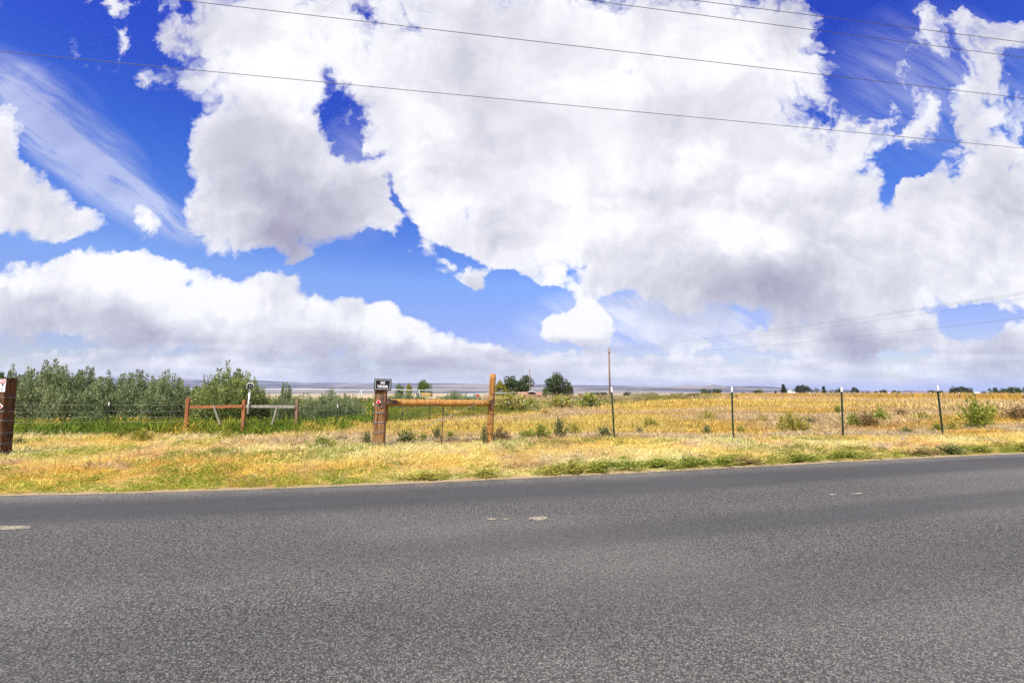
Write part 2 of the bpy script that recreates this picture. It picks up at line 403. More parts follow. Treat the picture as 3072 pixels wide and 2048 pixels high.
# ------------------------------------------------------------------ road edge and terrain
_edge = [at_z(u, v, 0.0) for u, v in [(0, 495), (160, 490.6), (333, 485.4), (480, 479.4), (633, 472), (833, 461.5), (1024, 452.6)]]
EX = np.array([p.x for p in _edge]); EY = np.array([p.y for p in _edge])
s0 = (EY[1] - EY[0]) / (EX[1] - EX[0]); s1 = (EY[-1] - EY[-2]) / (EX[-1] - EX[-2])
EX = np.concatenate([[EX[0] - 400], EX, [EX[-1] + 400]]); EY = np.concatenate([[EY[0] - 400 * s0], EY, [EY[-1] + 400 * s1]])
_c = np.poly1d(np.polyfit(EX[1:-1], EY[1:-1], 3))
def edge_y(x):
    x = np.asarray(x, float); a, b = EX[1], EX[-2]
    xc = np.clip(x, a, b); d = np.polyder(_c)
    return _c(xc) + (x - xc) * np.where(x < a, d(a), d(b))
ROAD_W = 8.6
def ground_z(x, y):
    x = np.asarray(x, float); y = np.asarray(y, float); r = np.hypot(x, y)
    z = -0.38 * sstep(y, 11.5, 17) * (1 - sstep(x, 6, 22)) - 2.2 * sstep(y, 45, 150) * (1 - sstep(x, 38, 62)) - 1.5 * sstep(y, 160, 260) - 9 * sstep(r, 250, 1500)
    d = y - edge_y(x)                                        # distance beyond the asphalt
    z = z + 0.05 * sstep(d, 0.2, 2.0) * (1 - sstep(d, 4, 9)) + (fnoise(x, y, 0.35, 3, 2) - 0.5) * 0.12 * sstep(d, 0.3, 3) * (1 - sstep(r, 300, 900))
    on_road = sstep(d, -ROAD_W + 0.06, -ROAD_W - 0.3) + sstep(d, -0.12, 0.05)
    return z - 0.06 * (1 - np.clip(on_road, 0, 1)) - 0.012

m_ground, t, out = new_mat('dry_soil_and_fields')
w = worldpos(t); wx, wy, wz = sep(w)
n1 = noise(w, 0.35, 6.0, 0.6); n2 = noise(w, 5.0, 5.0, 0.65); n3 = noise(w, 40.0, 3.0, 0.6)
near = mix(t, n1.step(0.35, 0.65), (0.42, 0.28, 0.12), (0.52, 0.38, 0.19))
near = mix(t, n2.step(0.45, 0.75), near, (0.34, 0.23, 0.12))
near = mix(t, (n3.step(0.5, 0.8)) * 0.6, near, (0.62, 0.48, 0.26))
pv = vop(w, 'MULTIPLY', (0.0016, 0.0052, 0.0))
cell = voronoi(pv, 1.0, out='Color', dim='2D')
cr, cg, cb = sep(cell)
fields = ramp(cr, [(0.0, (0.52, 0.40, 0.24)), (0.35, (0.42, 0.32, 0.18)), (0.52, (0.16, 0.20, 0.07)), (0.62, (0.58, 0.46, 0.30)), (0.8, (0.30, 0.25, 0.14)), (1.0, (0.55, 0.44, 0.28))])
fields.nt.nodes[-1].color_ramp.interpolation = 'CONSTANT'
lush = mix(t, noise(w, 0.08, 4.0, 0.6).step(0.35, 0.65), (0.13, 0.22, 0.03), (0.20, 0.28, 0.05))
col = mix(t, (wy.step(38, 60) * wx.step(10, -6) * wy.step(420, 300)), near, lush)
col = mix(t, wy.step(260, 420), col, fields)
principled(t, out, col, 0.95, 0.1, 0.0, bump(n2 * 0.6 + n3 * 0.4, 0.6, 0.03))

rr = np.concatenate([[0.02], np.geomspace(0.8, 30000, 210)]); na = 220
ang = np.linspace(0, 2 * np.pi, na, endpoint=False)
RR, AA = np.meshgrid(rr, ang, indexing='ij'); gx_, gy_ = (RR * np.sin(AA)).ravel(), (RR * np.cos(AA)).ravel()
GV = np.stack([gx_, gy_, ground_z(gx_, gy_)], 1)
i, j = np.meshgrid(np.arange(len(rr) - 1), np.arange(na), indexing='ij'); i, j = i.ravel(), j.ravel(); j2 = (j + 1) % na
GF = np.stack([i * na + j, i * na + j2, (i + 1) * na + j2, (i + 1) * na + j], 1)[:, ::-1]
tag(link('ground', mesh_np('ground', GV, GF[:, ::-1], m_ground, smooth=True)), 'dry grassland and far fields', kind='structure')

# hills along the horizon
m_hill, t, out = new_mat('dry_hillside')
w = worldpos(t)
hb = noise(vop(w, 'MULTIPLY', (0.00035, 0.0007, 0.012)), 1.0, 6.0, 0.6)
hn = noise(vop(w, 'MULTIPLY', (0.0011, 0.002, 0.02)), 1.0, 5.0, 0.65)
hcol = mix(t, hb.step(0.42, 0.58), (0.06, 0.055, 0.05), (0.27, 0.225, 0.17))
hcol = mix(t, hn.step(0.5, 0.72) * 0.8, hcol, (0.34, 0.285, 0.21))
principled(t, out, hcol, 0.95, 0.05)
def ridge(name, pts, y0, y1, amp, seed, label):
    us = np.array([p[0] for p in pts], float); vs = np.array([p[1] for p in pts], float)
    U = np.linspace(-260, 1290, 620); K = 26
    top = np.interp(U, us, vs) - (fnoise(U, U * 0, 0.06, seed, 4) - 0.5) * amp
    V = []
    for k in range(K):
        f = k / (K - 1); Y = y0 + (y1 - y0) * f
        for u_, v_ in zip(U, top):
            z = (HORIZON - v_) / FPX * y1 + CAM_H
            X = (u_ - 512) / FPX * y1
            h = -14 + (z + 14) * (f ** 1.7) * (0.75 + 0.25 * f) + (fnoise(X, Y, 0.0012, seed + 5, 4) - 0.5) * 0.5 * abs(z) * f * (1 - f) * 2
            V.append((X, Y, h))
    V += [((u_ - 512) / FPX * y1, y1 + 900, -30.0) for u_ in U]
    n = len(U); F = [(k * n + q, k * n + q + 1, (k + 1) * n + q + 1, (k + 1) * n + q) for k in range(K) for q in range(n - 1)]
    tag(link(name, mesh_np(name, V, F, m_hill, smooth=True)), label, kind='structure')
ridge('hills', [(-260, 381), (60, 378.5), (184, 378.3), (230, 381), (263, 380), (300, 382), (373, 382.8), (450, 382.6), (480, 383.2), (540, 384.8), (640, 386), (690, 386.8), (800, 389), (900, 390.5), (960, 390.8), (1290, 391)], 9500, 15000, 0.9, 11, 'long blue ridge along the horizon')
ridge('hills', [(-260, 388), (0, 387.5), (230, 386.5), (330, 386.5), (420, 385.5), (480, 383.6), (530, 384.0), (587, 385.0), (630, 385.2), (668, 386.2), (686, 384.4), (698, 385.8), (706, 385.3), (713, 384.2), (721, 385.6), (735, 386.0), (750, 385.5), (767, 386.0), (780, 387.2), (794, 389.6), (830, 391.2), (890, 391.2), (904, 389.6), (915, 389.8), (935, 391.2), (1290, 391.8)], 6500, 10500, 0.7, 23, 'nearer brown hills along the horizon')

# ------------------------------------------------------------------ road
m_road, t, out = new_mat('worn_chip_seal_asphalt')
uvn = t.nodes.new('ShaderNodeUVMap'); uvn.uv_map = 'UVMap'; uv = N(t, uvn.outputs[0]); ru, rv, _ = sep(uv)
wpos = worldpos(t)
stone = voronoi(wpos, 98.0, out='Color'); sr, sg, sb = sep(stone)
sd = voronoi(wpos, 98.0)
fine = noise(wpos, 210.0, 3.0, 0.7)
speck = noise(wpos, 36.0, 4.0, 0.75)
patch = noise(vop(wpos, 'MULTIPLY', (0.5, 1.2, 1.0)), 0.9, 5.0, 0.6)
streak = noise(xyz(t, ru * 0.25, rv * 3.2, 0.0), 1.0, 5.0, 0.6)
wob = rv + (noise(xyz(t, ru * 0.16, 0.0, 0.0), 1.0, 3.0, 0.5) - 0.5) * 0.5
def band(c, wd, amt):
    return wob.__sub__(c).abs().step(wd * 0.35, wd, amt, 0.0)
bleed = (band(0.95, 0.75, 1.0) + band(2.95, 0.45, 0.75) * ru.step(-6, 4) + band(4.3, 0.6, 0.30) + band(6.2, 0.7, 0.2)) * (0.35 + streak * 1.1)
chip = ramp(sr, [(0.0, (0.040, 0.039, 0.037)), (0.2, (0.095, 0.092, 0.083)), (0.5, (0.136, 0.130, 0.116)), (0.78, (0.200, 0.190, 0.166)), (1.0, (0.33, 0.31, 0.265))])
chip = mix(t, sg.step(0.70, 0.9) * 0.5, chip, (0.22, 0.165, 0.11))
chip = mix(t, sb.step(0.72, 0.9) * 0.5, chip, (0.10, 0.105, 0.115))
chip = mix(t, sd.step(0.36, 0.60), chip, (0.022, 0.021, 0.021))
chip = mix(t, (fine - 0.35).clamp() * 0.7, chip, (0.17, 0.162, 0.148))
chip = mix(t, speck.step(0.52, 0.72) * 0.5, chip, (0.25, 0.236, 0.20))
chip = mix(t, (1.0 - speck).step(0.50, 0.70) * 0.75, chip, (0.026, 0.026, 0.029))
wear = noise(vop(wpos, 'MULTIPLY', (0.22, 0.5, 1.0)), 0.8, 4.0, 0.5)
chip = mix(t, wear.step(0.40, 0.65) * 0.22, chip, (0.22, 0.205, 0.178))
spots = noise(wpos, 1.7, 3.0, 0.5).step(0.70, 0.78)
chip = mix(t, spots * 0.55, chip, (0.035, 0.034, 0.033))
chip = mix(t, bleed.clamp() * 0.82, chip, (0.050, 0.049, 0.049))
dust = rv.step(0.5, 0.0) * noise(wpos, 2.5, 5.0, 0.7).step(0.35, 0.75)
chip = mix(t, dust * 0.4, chip, (0.30, 0.26, 0.20))
principled(t, out, chip, 0.82, 0.25, 0.0, bump(sd * -0.7 + fine * 0.35 + speck * 0.5, 0.75, 0.006))
RX = np.concatenate([np.linspace(-400, -40, 25)[:-1], np.linspace(-40, 60, 260), np.linspace(60, 500, 25)[1:]])
cols = np.concatenate([[-0.001, 0.0], np.linspace(0.05, ROAD_W - 0.05, 24), [ROAD_W, ROAD_W + 0.001]])
V, UV = [], []
for x in RX:
    ey = float(edge_y(x)); rag = (float(fnoise(x, 0, 1.7, 41, 4)) - 0.5) * 0.12
    for q, c in enumerate(cols):
        cr_ = 0.07 * (1 - ((c - ROAD_W / 2) / (ROAD_W / 2)) ** 2) * 0.0
        e = rag * max(0, 1 - c / 0.6)
        V.append((x, ey - c + e, 0.0 + cr_ - (0.09 if q in (0, len(cols) - 1) else 0))); UV.append((x, c))
n = len(cols); F = [(a * n + q, a * n + q + 1, (a + 1) * n + q + 1, (a + 1) * n + q) for a in range(len(RX) - 1) for q in range(n - 1)]
road = tag(link('road', mesh_np('road', V, F, m_road, uv=UV)), 'grey worn asphalt road', kind='structure')

# worn remains of the centre dashes
m_dash, t, out = new_mat('worn_line_paint')
w = worldpos(t)
dn = noise(w, 85.0, 4.0, 0.7)
principled(t, out, mix(t, (dn.step(0.44, 0.56) * noise(w, 9.0, 3.0, 0.6).step(0.3, 0.55)), (0.10, 0.095, 0.09), (0.46, 0.385, 0.25)), 0.85, 0.2)
def patch_mesh(u, v, lu, lv, seed):
    c = at_z(u, v, 0.0); a = at_z(u + lu, v - lu * 0.041, 0.0) - at_z(u - lu, v + lu * 0.041, 0.0); b = at_z(u, v - lv, 0.0) - at_z(u, v + lv, 0.0)
    V = [(0, 0, 0)]; K = 30
    for k in range(K):
        th = 2 * math.pi * k / K; rr_ = 0.5 * (0.72 + 0.5 * float(fnoise(math.cos(th) * 2 + seed, math.sin(th) * 2, 1.6, seed, 3)))
        p = a * math.cos(th) * rr_ + b * math.sin(th) * rr_; V.append((p.x, p.y, 0))
    me = bpy.data.meshes.new('worn_dash'); me.from_pydata(V, [], [(0, 1 + k, 1 + (k + 1) % K) for k in range(K)]); me.materials.append(m_dash)
    return link('worn_dash', me, road, (c.x, c.y, 0.004))
for q in [(9, 527.5, 24, 2.2, 1), (492, 518.5, 6, 1.0, 2), (538, 518, 10, 2.0, 3), (833, 494, 4, 0.8, 4), (856, 493.2, 7, 0.9, 5), (505, 518.6, 4, 0.7, 6)]:
    patch_mesh(*q)

# strip of pale grit where the asphalt ends
m_grit, t, out = new_mat('pale_roadside_grit')
w = worldpos(t); g1 = noise(w, 120.0, 4.0, 0.7); g2 = noise(w, 3.0, 4.0, 0.6)
principled(t, out, mix(t, g2.step(0.4, 0.65), ramp(g1, [(0.3, (0.20, 0.15, 0.09)), (0.55, (0.40, 0.31, 0.19)), (0.8, (0.58, 0.48, 0.33))]), (0.36, 0.26, 0.14)), 0.95, 0.1, 0.0, bump(g1, 0.8, 0.01))
V = []
for x in RX:
    ey = float(edge_y(x)); a = (float(fnoise(x, 9, 2.3, 51, 4)) - 0.5) * 0.16
    for k, (d, z) in enumerate([(-0.06, 0.0035), (0.05 + a * 0.5, 0.012), (0.14 + a, 0.004), (0.36 + a, -0.03)]): V.append((x, ey + d + (a * 0.5 if k == 0 else 0), z))
F = [(a * 4 + q + 1, a * 4 + q, (a + 1) * 4 + q, (a + 1) * 4 + q + 1) for a in range(len(RX) - 1) for q in range(3)]
tag(link('road_shoulder', mesh_np('road_shoulder', V, F, m_grit, smooth=True)), 'thin pale grit shoulder along the asphalt', kind='structure')
# ------------------------------------------------------------------ materials for the man-made things
m_tie = wood('creosoted_tie', (0.44, 0.235, 0.095), (0.09, 0.042, 0.018), 0.85, 55, 0.5)
m_tie_dark = wood('dark_creosoted_tie', (0.19, 0.082, 0.032), (0.03, 0.015, 0.008), 0.85, 55, 0.5)
m_log = wood('honey_log', (0.54, 0.27, 0.07), (0.13, 0.05, 0.015), 0.7, 34, 0.44)
m_orange = wood('orange_board', (0.52, 0.17, 0.035), (0.28, 0.075, 0.018), 0.8, 45, 0.42)
m_rail = wood('orange_rail', (0.42, 0.17, 0.07), (0.19, 0.07, 0.035), 0.8, 45, 0.42)
m_greywood = wood('weathered_wood', (0.42, 0.38, 0.33), (0.20, 0.17, 0.14), 0.9, 45, 0.45)
m_brownwood = wood('brown_weathered_wood', (0.36, 0.24, 0.14), (0.14, 0.08, 0.045), 0.9, 45, 0.45)
m_pole = wood('pole_wood', (0.30, 0.20, 0.12), (0.15, 0.09, 0.055), 0.9, 20, 0.45)
m_tpost = paint('dark_green_steel', (0.012, 0.035, 0.022), 0.5, 0.3, 30)
m_rust = paint('rusty_steel', (0.085, 0.05, 0.035), 0.7, 0.35, 40)
m_bracket = paint('brown_bracket', (0.105, 0.055, 0.038), 0.55, 0.3, 40, dirt=(0.16, 0.09, 0.05))
m_white = paint('white_paint', (0.80, 0.80, 0.78), 0.5, 0.08, 20)
m_galv = paint('galvanised_steel', (0.50, 0.50, 0.50), 0.45, 0.2, 60, metal=0.6)
m_wire = paint('barbed_wire_steel', (0.30, 0.29, 0.28), 0.5, 0.3, 8, metal=0.4)
m_wire_dark = paint('dark_wire', (0.07, 0.06, 0.055), 0.6, 0.3, 8)
m_black = paint('sign_black', (0.012, 0.012, 0.014), 0.35, 0.3, 5)
m_signwhite = paint('sign_white', (0.82, 0.82, 0.80), 0.4, 0.04, 10)
m_red = paint('reflector_red', (0.62, 0.012, 0.02), 0.25, 0.1, 10, spec=0.6)
m_signred = paint('sign_red', (0.55, 0.02, 0.035), 0.4, 0.08, 10)
m_pipe = paint('pale_galvanised_pipe', (0.62, 0.63, 0.64), 0.5, 0.1, 1.0)
m_line = paint('line_conductor', (0.10, 0.10, 0.11), 0.5, 0.1, 1.0)

def gpt(x, y): return Vector((x, y, float(ground_z(x, y))))

def wire_mesh(a, b, sag=0.0, r=0.0021, barbs=0.0, twist=True, seed=0, n=None):
    """two twisted strands (one if TWIST is off) from A to B, with barbs every BARBS metres"""
    a, b = Vector(a), Vector(b); L = (b - a).length; rg = random.Random(seed)
    n = n or max(6, int(L / 0.35)); mb = MB()
    pts = [a.lerp(b, i / n) + Vector((0, 0, -sag * 4 * (i / n) * (1 - i / n) + (rg.uniform(-1, 1) * 0.004 if 0 < i < n else 0))) for i in range(n + 1)]
    mb.tube(pts, r, 5)
    if barbs:
        k = 1
        while k * barbs < L:
            f = k * barbs / L; i = min(int(f * n), n - 1); p = pts[i].lerp(pts[i + 1], f * n - i); t = (b - a).normalized()
            for q in range(2):
                d = Vector((rg.uniform(-.4, .4), rg.uniform(-1, 1), rg.uniform(-1, 1))).normalized() * 0.016
                mb.tube([p - d, p + d], r * 0.75, 3, False)
            mb.tube([p - t * 0.006, p + t * 0.006], r * 1.9, 5); k += 1
    return mb
def rough_beam(a, b, wx_, wy_, seed, nseg=14, chip_=0.012, taper=1.0):
    """a squared timber with worn, uneven edges"""
    a, b = Vector(a), Vector(b); ax = (b - a).normalized(); rg = random.Random(seed)
    side = Vector((1, 0, 0)) if abs(ax.z) > 0.5 else Vector((0, 0, 1))
    side = (side - ax * side.dot(ax)).normalized(); o = ax.cross(side)
    prof = []
    for sx, sy in ((-1, -1), (1, -1), (1, 1), (-1, 1)):
        for e in (0, 1):
            c = 0.09 if (sx * sy > 0) == (e == 0) else 0.09
            prof.append((sx * (1 - c * (e if sx * sy > 0 else 1 - e)), sy * (1 - c * ((1 - e) if sx * sy > 0 else e))))
    # order the eight corners around the outline
    prof = sorted(prof, key=lambda p: math.atan2(p[1], p[0]))
    V, F = [], []; m = len(prof)
    for i in range(nseg + 1):
        f = i / nseg; p = a.lerp(b, f); k = 1 + (taper - 1) * f
        for (sx, sy) in prof:
            V.append(p + side * (sx * wx_ / 2 * k + rg.uniform(-chip_, chip_) * 0.5) + o * (sy * wy_ / 2 * k + rg.uniform(-chip_, chip_) * 0.5) + ax * (rg.uniform(-chip_, chip_) if i == nseg else 0))
    for i in range(nseg):
        for k in range(m): F.append((i * m + k, i * m + (k + 1) % m, (i + 1) * m + (k + 1) % m, (i + 1) * m + k))
    F.append(tuple(reversed(range(m)))); F.append(tuple(nseg * m + k for k in range(m)))
    mb = MB(); mb.add(V, F); return mb
def log_mesh(a, b, r0, r1, seed, n=16, seg=18, wob=0.02):
    a, b = Vector(a), Vector(b); rg = random.Random(seed)
    pts = [a.lerp(b, i / seg) + Vector((rg.uniform(-1, 1), rg.uniform(-1, 1), rg.uniform(-1, 1))) * wob * 0.15 for i in range(seg + 1)]
    rs = [(r0 + (r1 - r0) * i / seg) * (1 + rg.uniform(-1, 1) * wob) for i in range(seg + 1)]
    return MB().tube(pts, rs, n)
def tpost_parts(parent, base, top, sc=1.0, green=m_tpost, tip=m_white, flat=False, tipf=0.10):
    """studded T-section steel post with a white dipped tip"""
    base, top = Vector(base), Vector(top); ax = (top - base).normalized()
    side = Vector((1, 0, 0)); side = (side - ax * side.dot(ax)).normalized(); o = ax.cross(side)
    def section(p0, p1, g=1.0):
        mb = MB()
        for (c, d, hw, hd) in ((0.0, 0.0, 0.0175 * sc * g, 0.004 * sc * g), (0.0, 0.019 * sc, 0.0035 * sc * g, 0.0185 * sc * g)):
            V = []
            for p in (p0, p1):
                for sx, sy in ((-1, -1), (1, -1), (1, 1), (-1, 1)): V.append(p + side * (c + sx * hw) + o * (d + sy * hd))
            mb.add(V, [(0, 1, 2, 3)[::-1], (4, 5, 6, 7), (0, 1, 5, 4), (1, 2, 6, 5), (2, 3, 7, 6), (3, 0, 4, 7)])
        return mb
    cut = base.lerp(top, 1 - tipf)
    mb = section(base - ax * 0.3, cut)
    if not flat:
        L = (cut - base).length; k = 0.06
        while k < L:
            c = base + ax * k - o * 0.006; mb.add([c + side * 0.008, c - side * 0.008, c - side * 0.008 + ax * 0.012, c + side * 0.008 + ax * 0.012, c - o * 0.006 + ax * 0.006], [(0, 1, 4), (1, 2, 4), (2, 3, 4), (3, 0, 4)]); k += 0.054
    p = link('steel_post', mb.make('steel_post', green), parent)
    link('painted_tip', section(cut, top, 1.06).make('painted_tip', tip), p)
    return p
def loc_of(parent, p): return Vector(p) - Vector(parent.location)

# ------------------------------------------------------------------ roadside fence, right of the drive
tie_b, tie_t = at(378.5, 449.5, 10.55), at(381.2, 389.3, 10.55)
tie_b.z = float(ground_z(tie_b.x, tie_b.y)) - 0.25
log_b, log_t = at(488.6, 447, 11.2), at(493.0, 373.6, 11.2)
log_b.z -= 0.2
F1 = thing('barbed_wire_fence', 'barbed wire fence on green steel posts with a honey coloured log brace at its end', 'fence', (tie_b.x, tie_b.y, 0))
def L1(p): return Vector(p) - Vector(F1.location)
tie = link('railroad_tie_post', rough_beam(L1(tie_b), L1(tie_t), 0.245, 0.20, 4).make('railroad_tie_post', m_tie), F1)
gate_log = link('log_post', log_mesh(L1(log_b), L1(log_t), 0.083, 0.074, 9).make('log_post', m_log), F1)
rail_a, rail_b = at(385.3, 402.0, 10.72), at(489.5, 402.6, 11.1)
rail = link('brace_rail', log_mesh(L1(rail_a), L1(rail_b), 0.084, 0.079, 12, wob=0.03).make('brace_rail', m_log), F1)
# orange board seen behind the tie
bo_t, bo_b = at(384.6, 405, 10.75), at(384.2, 420, 10.75)
link('board', rough_beam(L1(bo_b), L1(bo_t), 0.16, 0.04, 5, 6, 0.006).make('board', m_orange), F1)
# steel brackets with bolts
def bracket(parts, bolts):
    mb = MB()
    for (p, q, wd, dep) in parts:
        p, q = L1(p), L1(q); ax = (q - p).normalized(); o = Vector((0, -1, 0)); s_ = ax.cross(o).normalized(); o = s_.cross(ax)
        V = []
        for e in (p, q):
            for a_, b_ in ((-1, 0), (1, 0), (1, 1), (-1, 1)): V.append(e + s_ * a_ * wd / 2 + o * (b_ * dep))
        mb.add(V, [(3, 2, 1, 0), (4, 5, 6, 7), (0, 1, 5, 4), (1, 2, 6, 5), (2, 3, 7, 6), (3, 0, 4, 7)])
    br = link('bracket', mb.make('bracket', m_bracket), F1)
    for p in bolts:
        c = L1(p); link('bolt', MB().tube([c, c + Vector((0, -0.014, 0))], 0.011, 8).make('bolt', m_galv), br)
yt = tie_t.y - 0.107
bracket([(at(382.4, 394.5, yt), at(381.8, 407.8, yt), 0.075, 0.007), (at(383.0, 401.6, yt - 0.004), at(397.2, 401.6, rail_a.y - 0.088), 0.105, 0.007)],
        [at(382.0, 396.4, yt - 0.008), at(381.8, 406.4, yt - 0.008), at(388.0, 401.6, yt - 0.008), at(396.0, 402.4, rail_a.y - 0.096)])
yl = log_t.y - 0.085
bracket([(at(492.2, 399.0, yl), at(492.0, 408.6, yl), 0.065, 0.008), (at(479.0, 402.3, rail_b.y - 0.084), at(491.6, 402.6, yl), 0.085, 0.007)],
        [at(492.2, 407.2, yl - 0.008), at(492.6, 397.0, yl - 0.002)])
# wires from the log to beyond the frame, one strand each
TP = []
for k, (uu, vb, vt, dep) in enumerate([(614.6, 442, 386.2, 11.83), (733.3, 438.9, 386.0, 12.62), (843.3, 436.2, 386.2, 13.46), (943.2, 433.2, 385.0, 14.34)]):
    b = at(uu, vb, dep); b.z = float(ground_z(b.x, b.y)); tp = at(uu - [3.2, 1.5, 1.8, 5.6][k], vt, dep)
    TP.append((b, tp))
bx_ = Vector((17.3, 15.25, 0)); TP.append((gpt(17.3, 15.25), Vector((17.25, 15.25, 1.48))))
bx_ = Vector((20.9, 16.2, 0)); TP.append((gpt(20.9, 16.2), Vector((20.93, 16.2, 1.47))))
for b, tp in TP: tpost_parts(F1, L1(b), L1(tp), 1.15)
HS = [1.27, 1.05, 0.78, 0.56, 0.31, 0.09]
def along(b, tp, h):
    f = (h - b.z) / (tp.z - b.z); return b.lerp(tp, f)
for k, h in enumerate(HS):
    nodes = [Vector((log_t.x + (log_b.x - log_t.x) * (log_t.z - h) / (log_t.z - log_b.z), 11.2 - 0.085, h))] + [along(b, tp, h) + Vector((0, -0.012, 0)) for b, tp in TP]
    mb = MB()
    for q in range(len(nodes) - 1):
        w_ = wire_mesh(L1(nodes[q]), L1(nodes[q + 1]), 0.012 + 0.006 * ((k * 7 + q * 3) % 4), 0.002, 0.13, seed=k * 10 + q)
        mb.add(w_.v, w_.f, True)
    link('barbed_wire', mb.make('barbed_wire', m_wire if k < 2 else m_wire_dark), F1)
# strands between tie and log
def tie_at(h): return Vector((tie_t.x + (tie_b.x - tie_t.x) * (tie_t.z - h) / (tie_t.z - tie_b.z), 10.55 - 0.11, h))
for k, h in enumerate([0.78, 0.56, 0.31, 0.09]):
    lo = Vector((log_t.x + (log_b.x - log_t.x) * (log_t.z - h) / (log_t.z - log_b.z), 11.2 - 0.085, h))
    link('barbed_wire', wire_mesh(L1(tie_at(h) + Vector((0.12, 0.05, 0))), L1(lo), 0.01, 0.0024, 0.13, seed=80 + k).make('barbed_wire', m_wire_dark), F1)
# wraps round the posts
def wrap(parent, c, hw, hd, r, seed, rounds=2, square=True, mat_=None):
    mb = MB(); rg = random.Random(seed)
    for q in range(rounds):
        pts = []; K = 24; dz = rg.uniform(-.008, .008) + q * 0.014; tl = rg.uniform(-.02, .02)
        for i in range(K + 1):
            a = 2 * math.pi * i / K; cx, sy = math.cos(a), math.sin(a)
            if square:
                m_ = max(abs(cx), abs(sy)); cx, sy = cx / m_, sy / m_
                cx *= 0.99; sy *= 0.99
            pts.append(Vector(c) + Vector((cx * hw, sy * hd, dz + tl * cx)))
        mb.tube(pts, r, 4, False)
    return link('wire_wrap', mb.make('wire_wrap', mat_ or m_wire), parent)
for k, h in enumerate([1.21, 1.0, 0.84, 0.62, 0.40, 0.17]):
    c = L1(tie_at(h)); c.y += 0.11; wrap(F1, c, 0.128, 0.106, 0.004, 30 + k)
for k, h in enumerate(HS[:5] + [1.08]):
    c = L1(Vector((log_t.x + (log_b.x - log_t.x) * (log_t.z - h) / (log_t.z - log_b.z), 11.2, h))); wrap(F1, c, 0.086, 0.086, 0.0035, 50 + k, 1 if k != 5 else 3, False, m_wire_dark if k < 5 else m_wire)
# twisted brace wire, low on the tie to high on the log
p0, p1 = at(375.0, 448.5, 10.42), at(494.5, 395.4, 11.08)
mb = MB()
for ph in (0, math.pi):
    K = 90; ax = (p1 - p0).normalized(); o1 = ax.orthogonal().normalized(); o2 = ax.cross(o1)
    mb.tube([L1(p0.lerp(p1, i / K) + (o1 * math.cos(ph + i * 0.9) + o2 * math.sin(ph + i * 0.9)) * 0.0055) for i in range(K + 1)], 0.0032, 4, False)
link('brace_wire', mb.make('brace_wire', m_wire), F1)
link('slack_wire', MB().tube([L1(at(u_, v_, 10.6)) for u_, v_ in ((374, 407.6), (381, 407.4), (392, 406.9), (404, 406.9), (416, 406.4), (428, 405.0), (440, 404.2))], 0.005, 5).make('slack_wire', m_wire_dark), F1)
link('fence_stay', MB().tube([L1(at(443.6, 403.5, 11.0)), L1(at(442.6, 424, 11.02)), L1(at(441.4, 444.5, 11.05))], 0.011, 6).make('fence_stay', m_wire_dark), F1)

# ------------------------------------------------------------------ sign and reflector on the tie
m_letter = m_signwhite
def words(txt, size, mat_, parent, loc, sx=1.0, name='lettering', bold=0.0, align='CENTER'):
    cu = bpy.data.curves.new(name, 'FONT'); cu.body = txt; cu.size = size; cu.align_x = align; cu.align_y = 'CENTER'; cu.offset = bold; cu.extrude = 0.0008
    o = bpy.data.objects.new('_tmp', cu); COL.objects.link(o)
    bpy.context.view_layer.update()
    me = bpy.data.meshes.new_from_object(o.evaluated_get(bpy.context.evaluated_depsgraph_get())); bpy.data.objects.remove(o)
    me.name = name; me.materials.clear(); me.materials.append(mat_)
    r = link(name, me, parent, loc); r.rotation_euler = (math.pi / 2, 0, 0); r.scale = (sx, 1, 1); return r
s_tl, s_br = at(374.3, 378.3, 10.40), at(391.2, 389.9, 10.40)
sw, sh = s_br.x - s_tl.x, s_tl.z - s_br.z; sc_ = Vector(((s_tl.x + s_br.x) / 2, 10.40, (s_tl.z + s_br.z) / 2))
sg = thing('no_trespassing_sign', 'black sign with white border reading NO TRESPASSING on top of the brown tie post', 'sign', sc_, rz=R(-1))
sg.rotation_euler = (0, R(1.5), R(-1))
link('sign_plate', MB().box((0, 0.004, 0), (sw, 0.006, sh), bevel=0.0015).make('sign_plate', m_black), sg)
mb = MB(); bw, bi = 0.006, 0.028
for (cx, cz, dx_, dz_) in ((0, sh / 2 - bi, sw - 2 * bi + bw, bw), (0, -sh / 2 + bi, sw - 2 * bi + bw, bw), (-sw / 2 + bi, 0, bw, sh - 2 * bi - bw), (sw / 2 - bi, 0, bw, sh - 2 * bi - bw)):
    mb.box((cx, -0.0006, cz), (dx_, 0.001, dz_))
link('sign_border', mb.make('sign_border', m_signwhite), sg)
words('NO', 0.070, m_letter, sg, (0, -0.0005, 0.040), 0.9, bold=0.003)
words('TRESPASSING', 0.080, m_letter, sg, (0, -0.0005, -0.045), 0.50, bold=0.0022)
rc = at(378.6, 401.6, 10.42)
rf = thing('red_reflector', 'round red reflector in a white diamond surround on the brown tie post', 'reflector', rc)
mb = MB(); V = [(0.048 * math.cos(a) * (1.12 if k % 6 == 0 else 1), 0, 0.042 * math.sin(a)) for k, a in [(k, 2 * math.pi * k / 12) for k in range(12)]]
V2 = [(x, -0.006, z) for x, y, z in V]
mb.add(V + V2, [tuple(range(12)), tuple(reversed(range(12, 24)))] + [(k, (k + 1) % 12, 12 + (k + 1) % 12, 12 + k)[::-1] for k in range(12)])
link('surround', mb.make('surround', m_signwhite), rf)
link('lens', MB().tube([(0, -0.005, 0), (0, -0.010, 0), (0, -0.013, 0)], [0.037, 0.037, 0.028], 20).make('lens', m_red), rf)

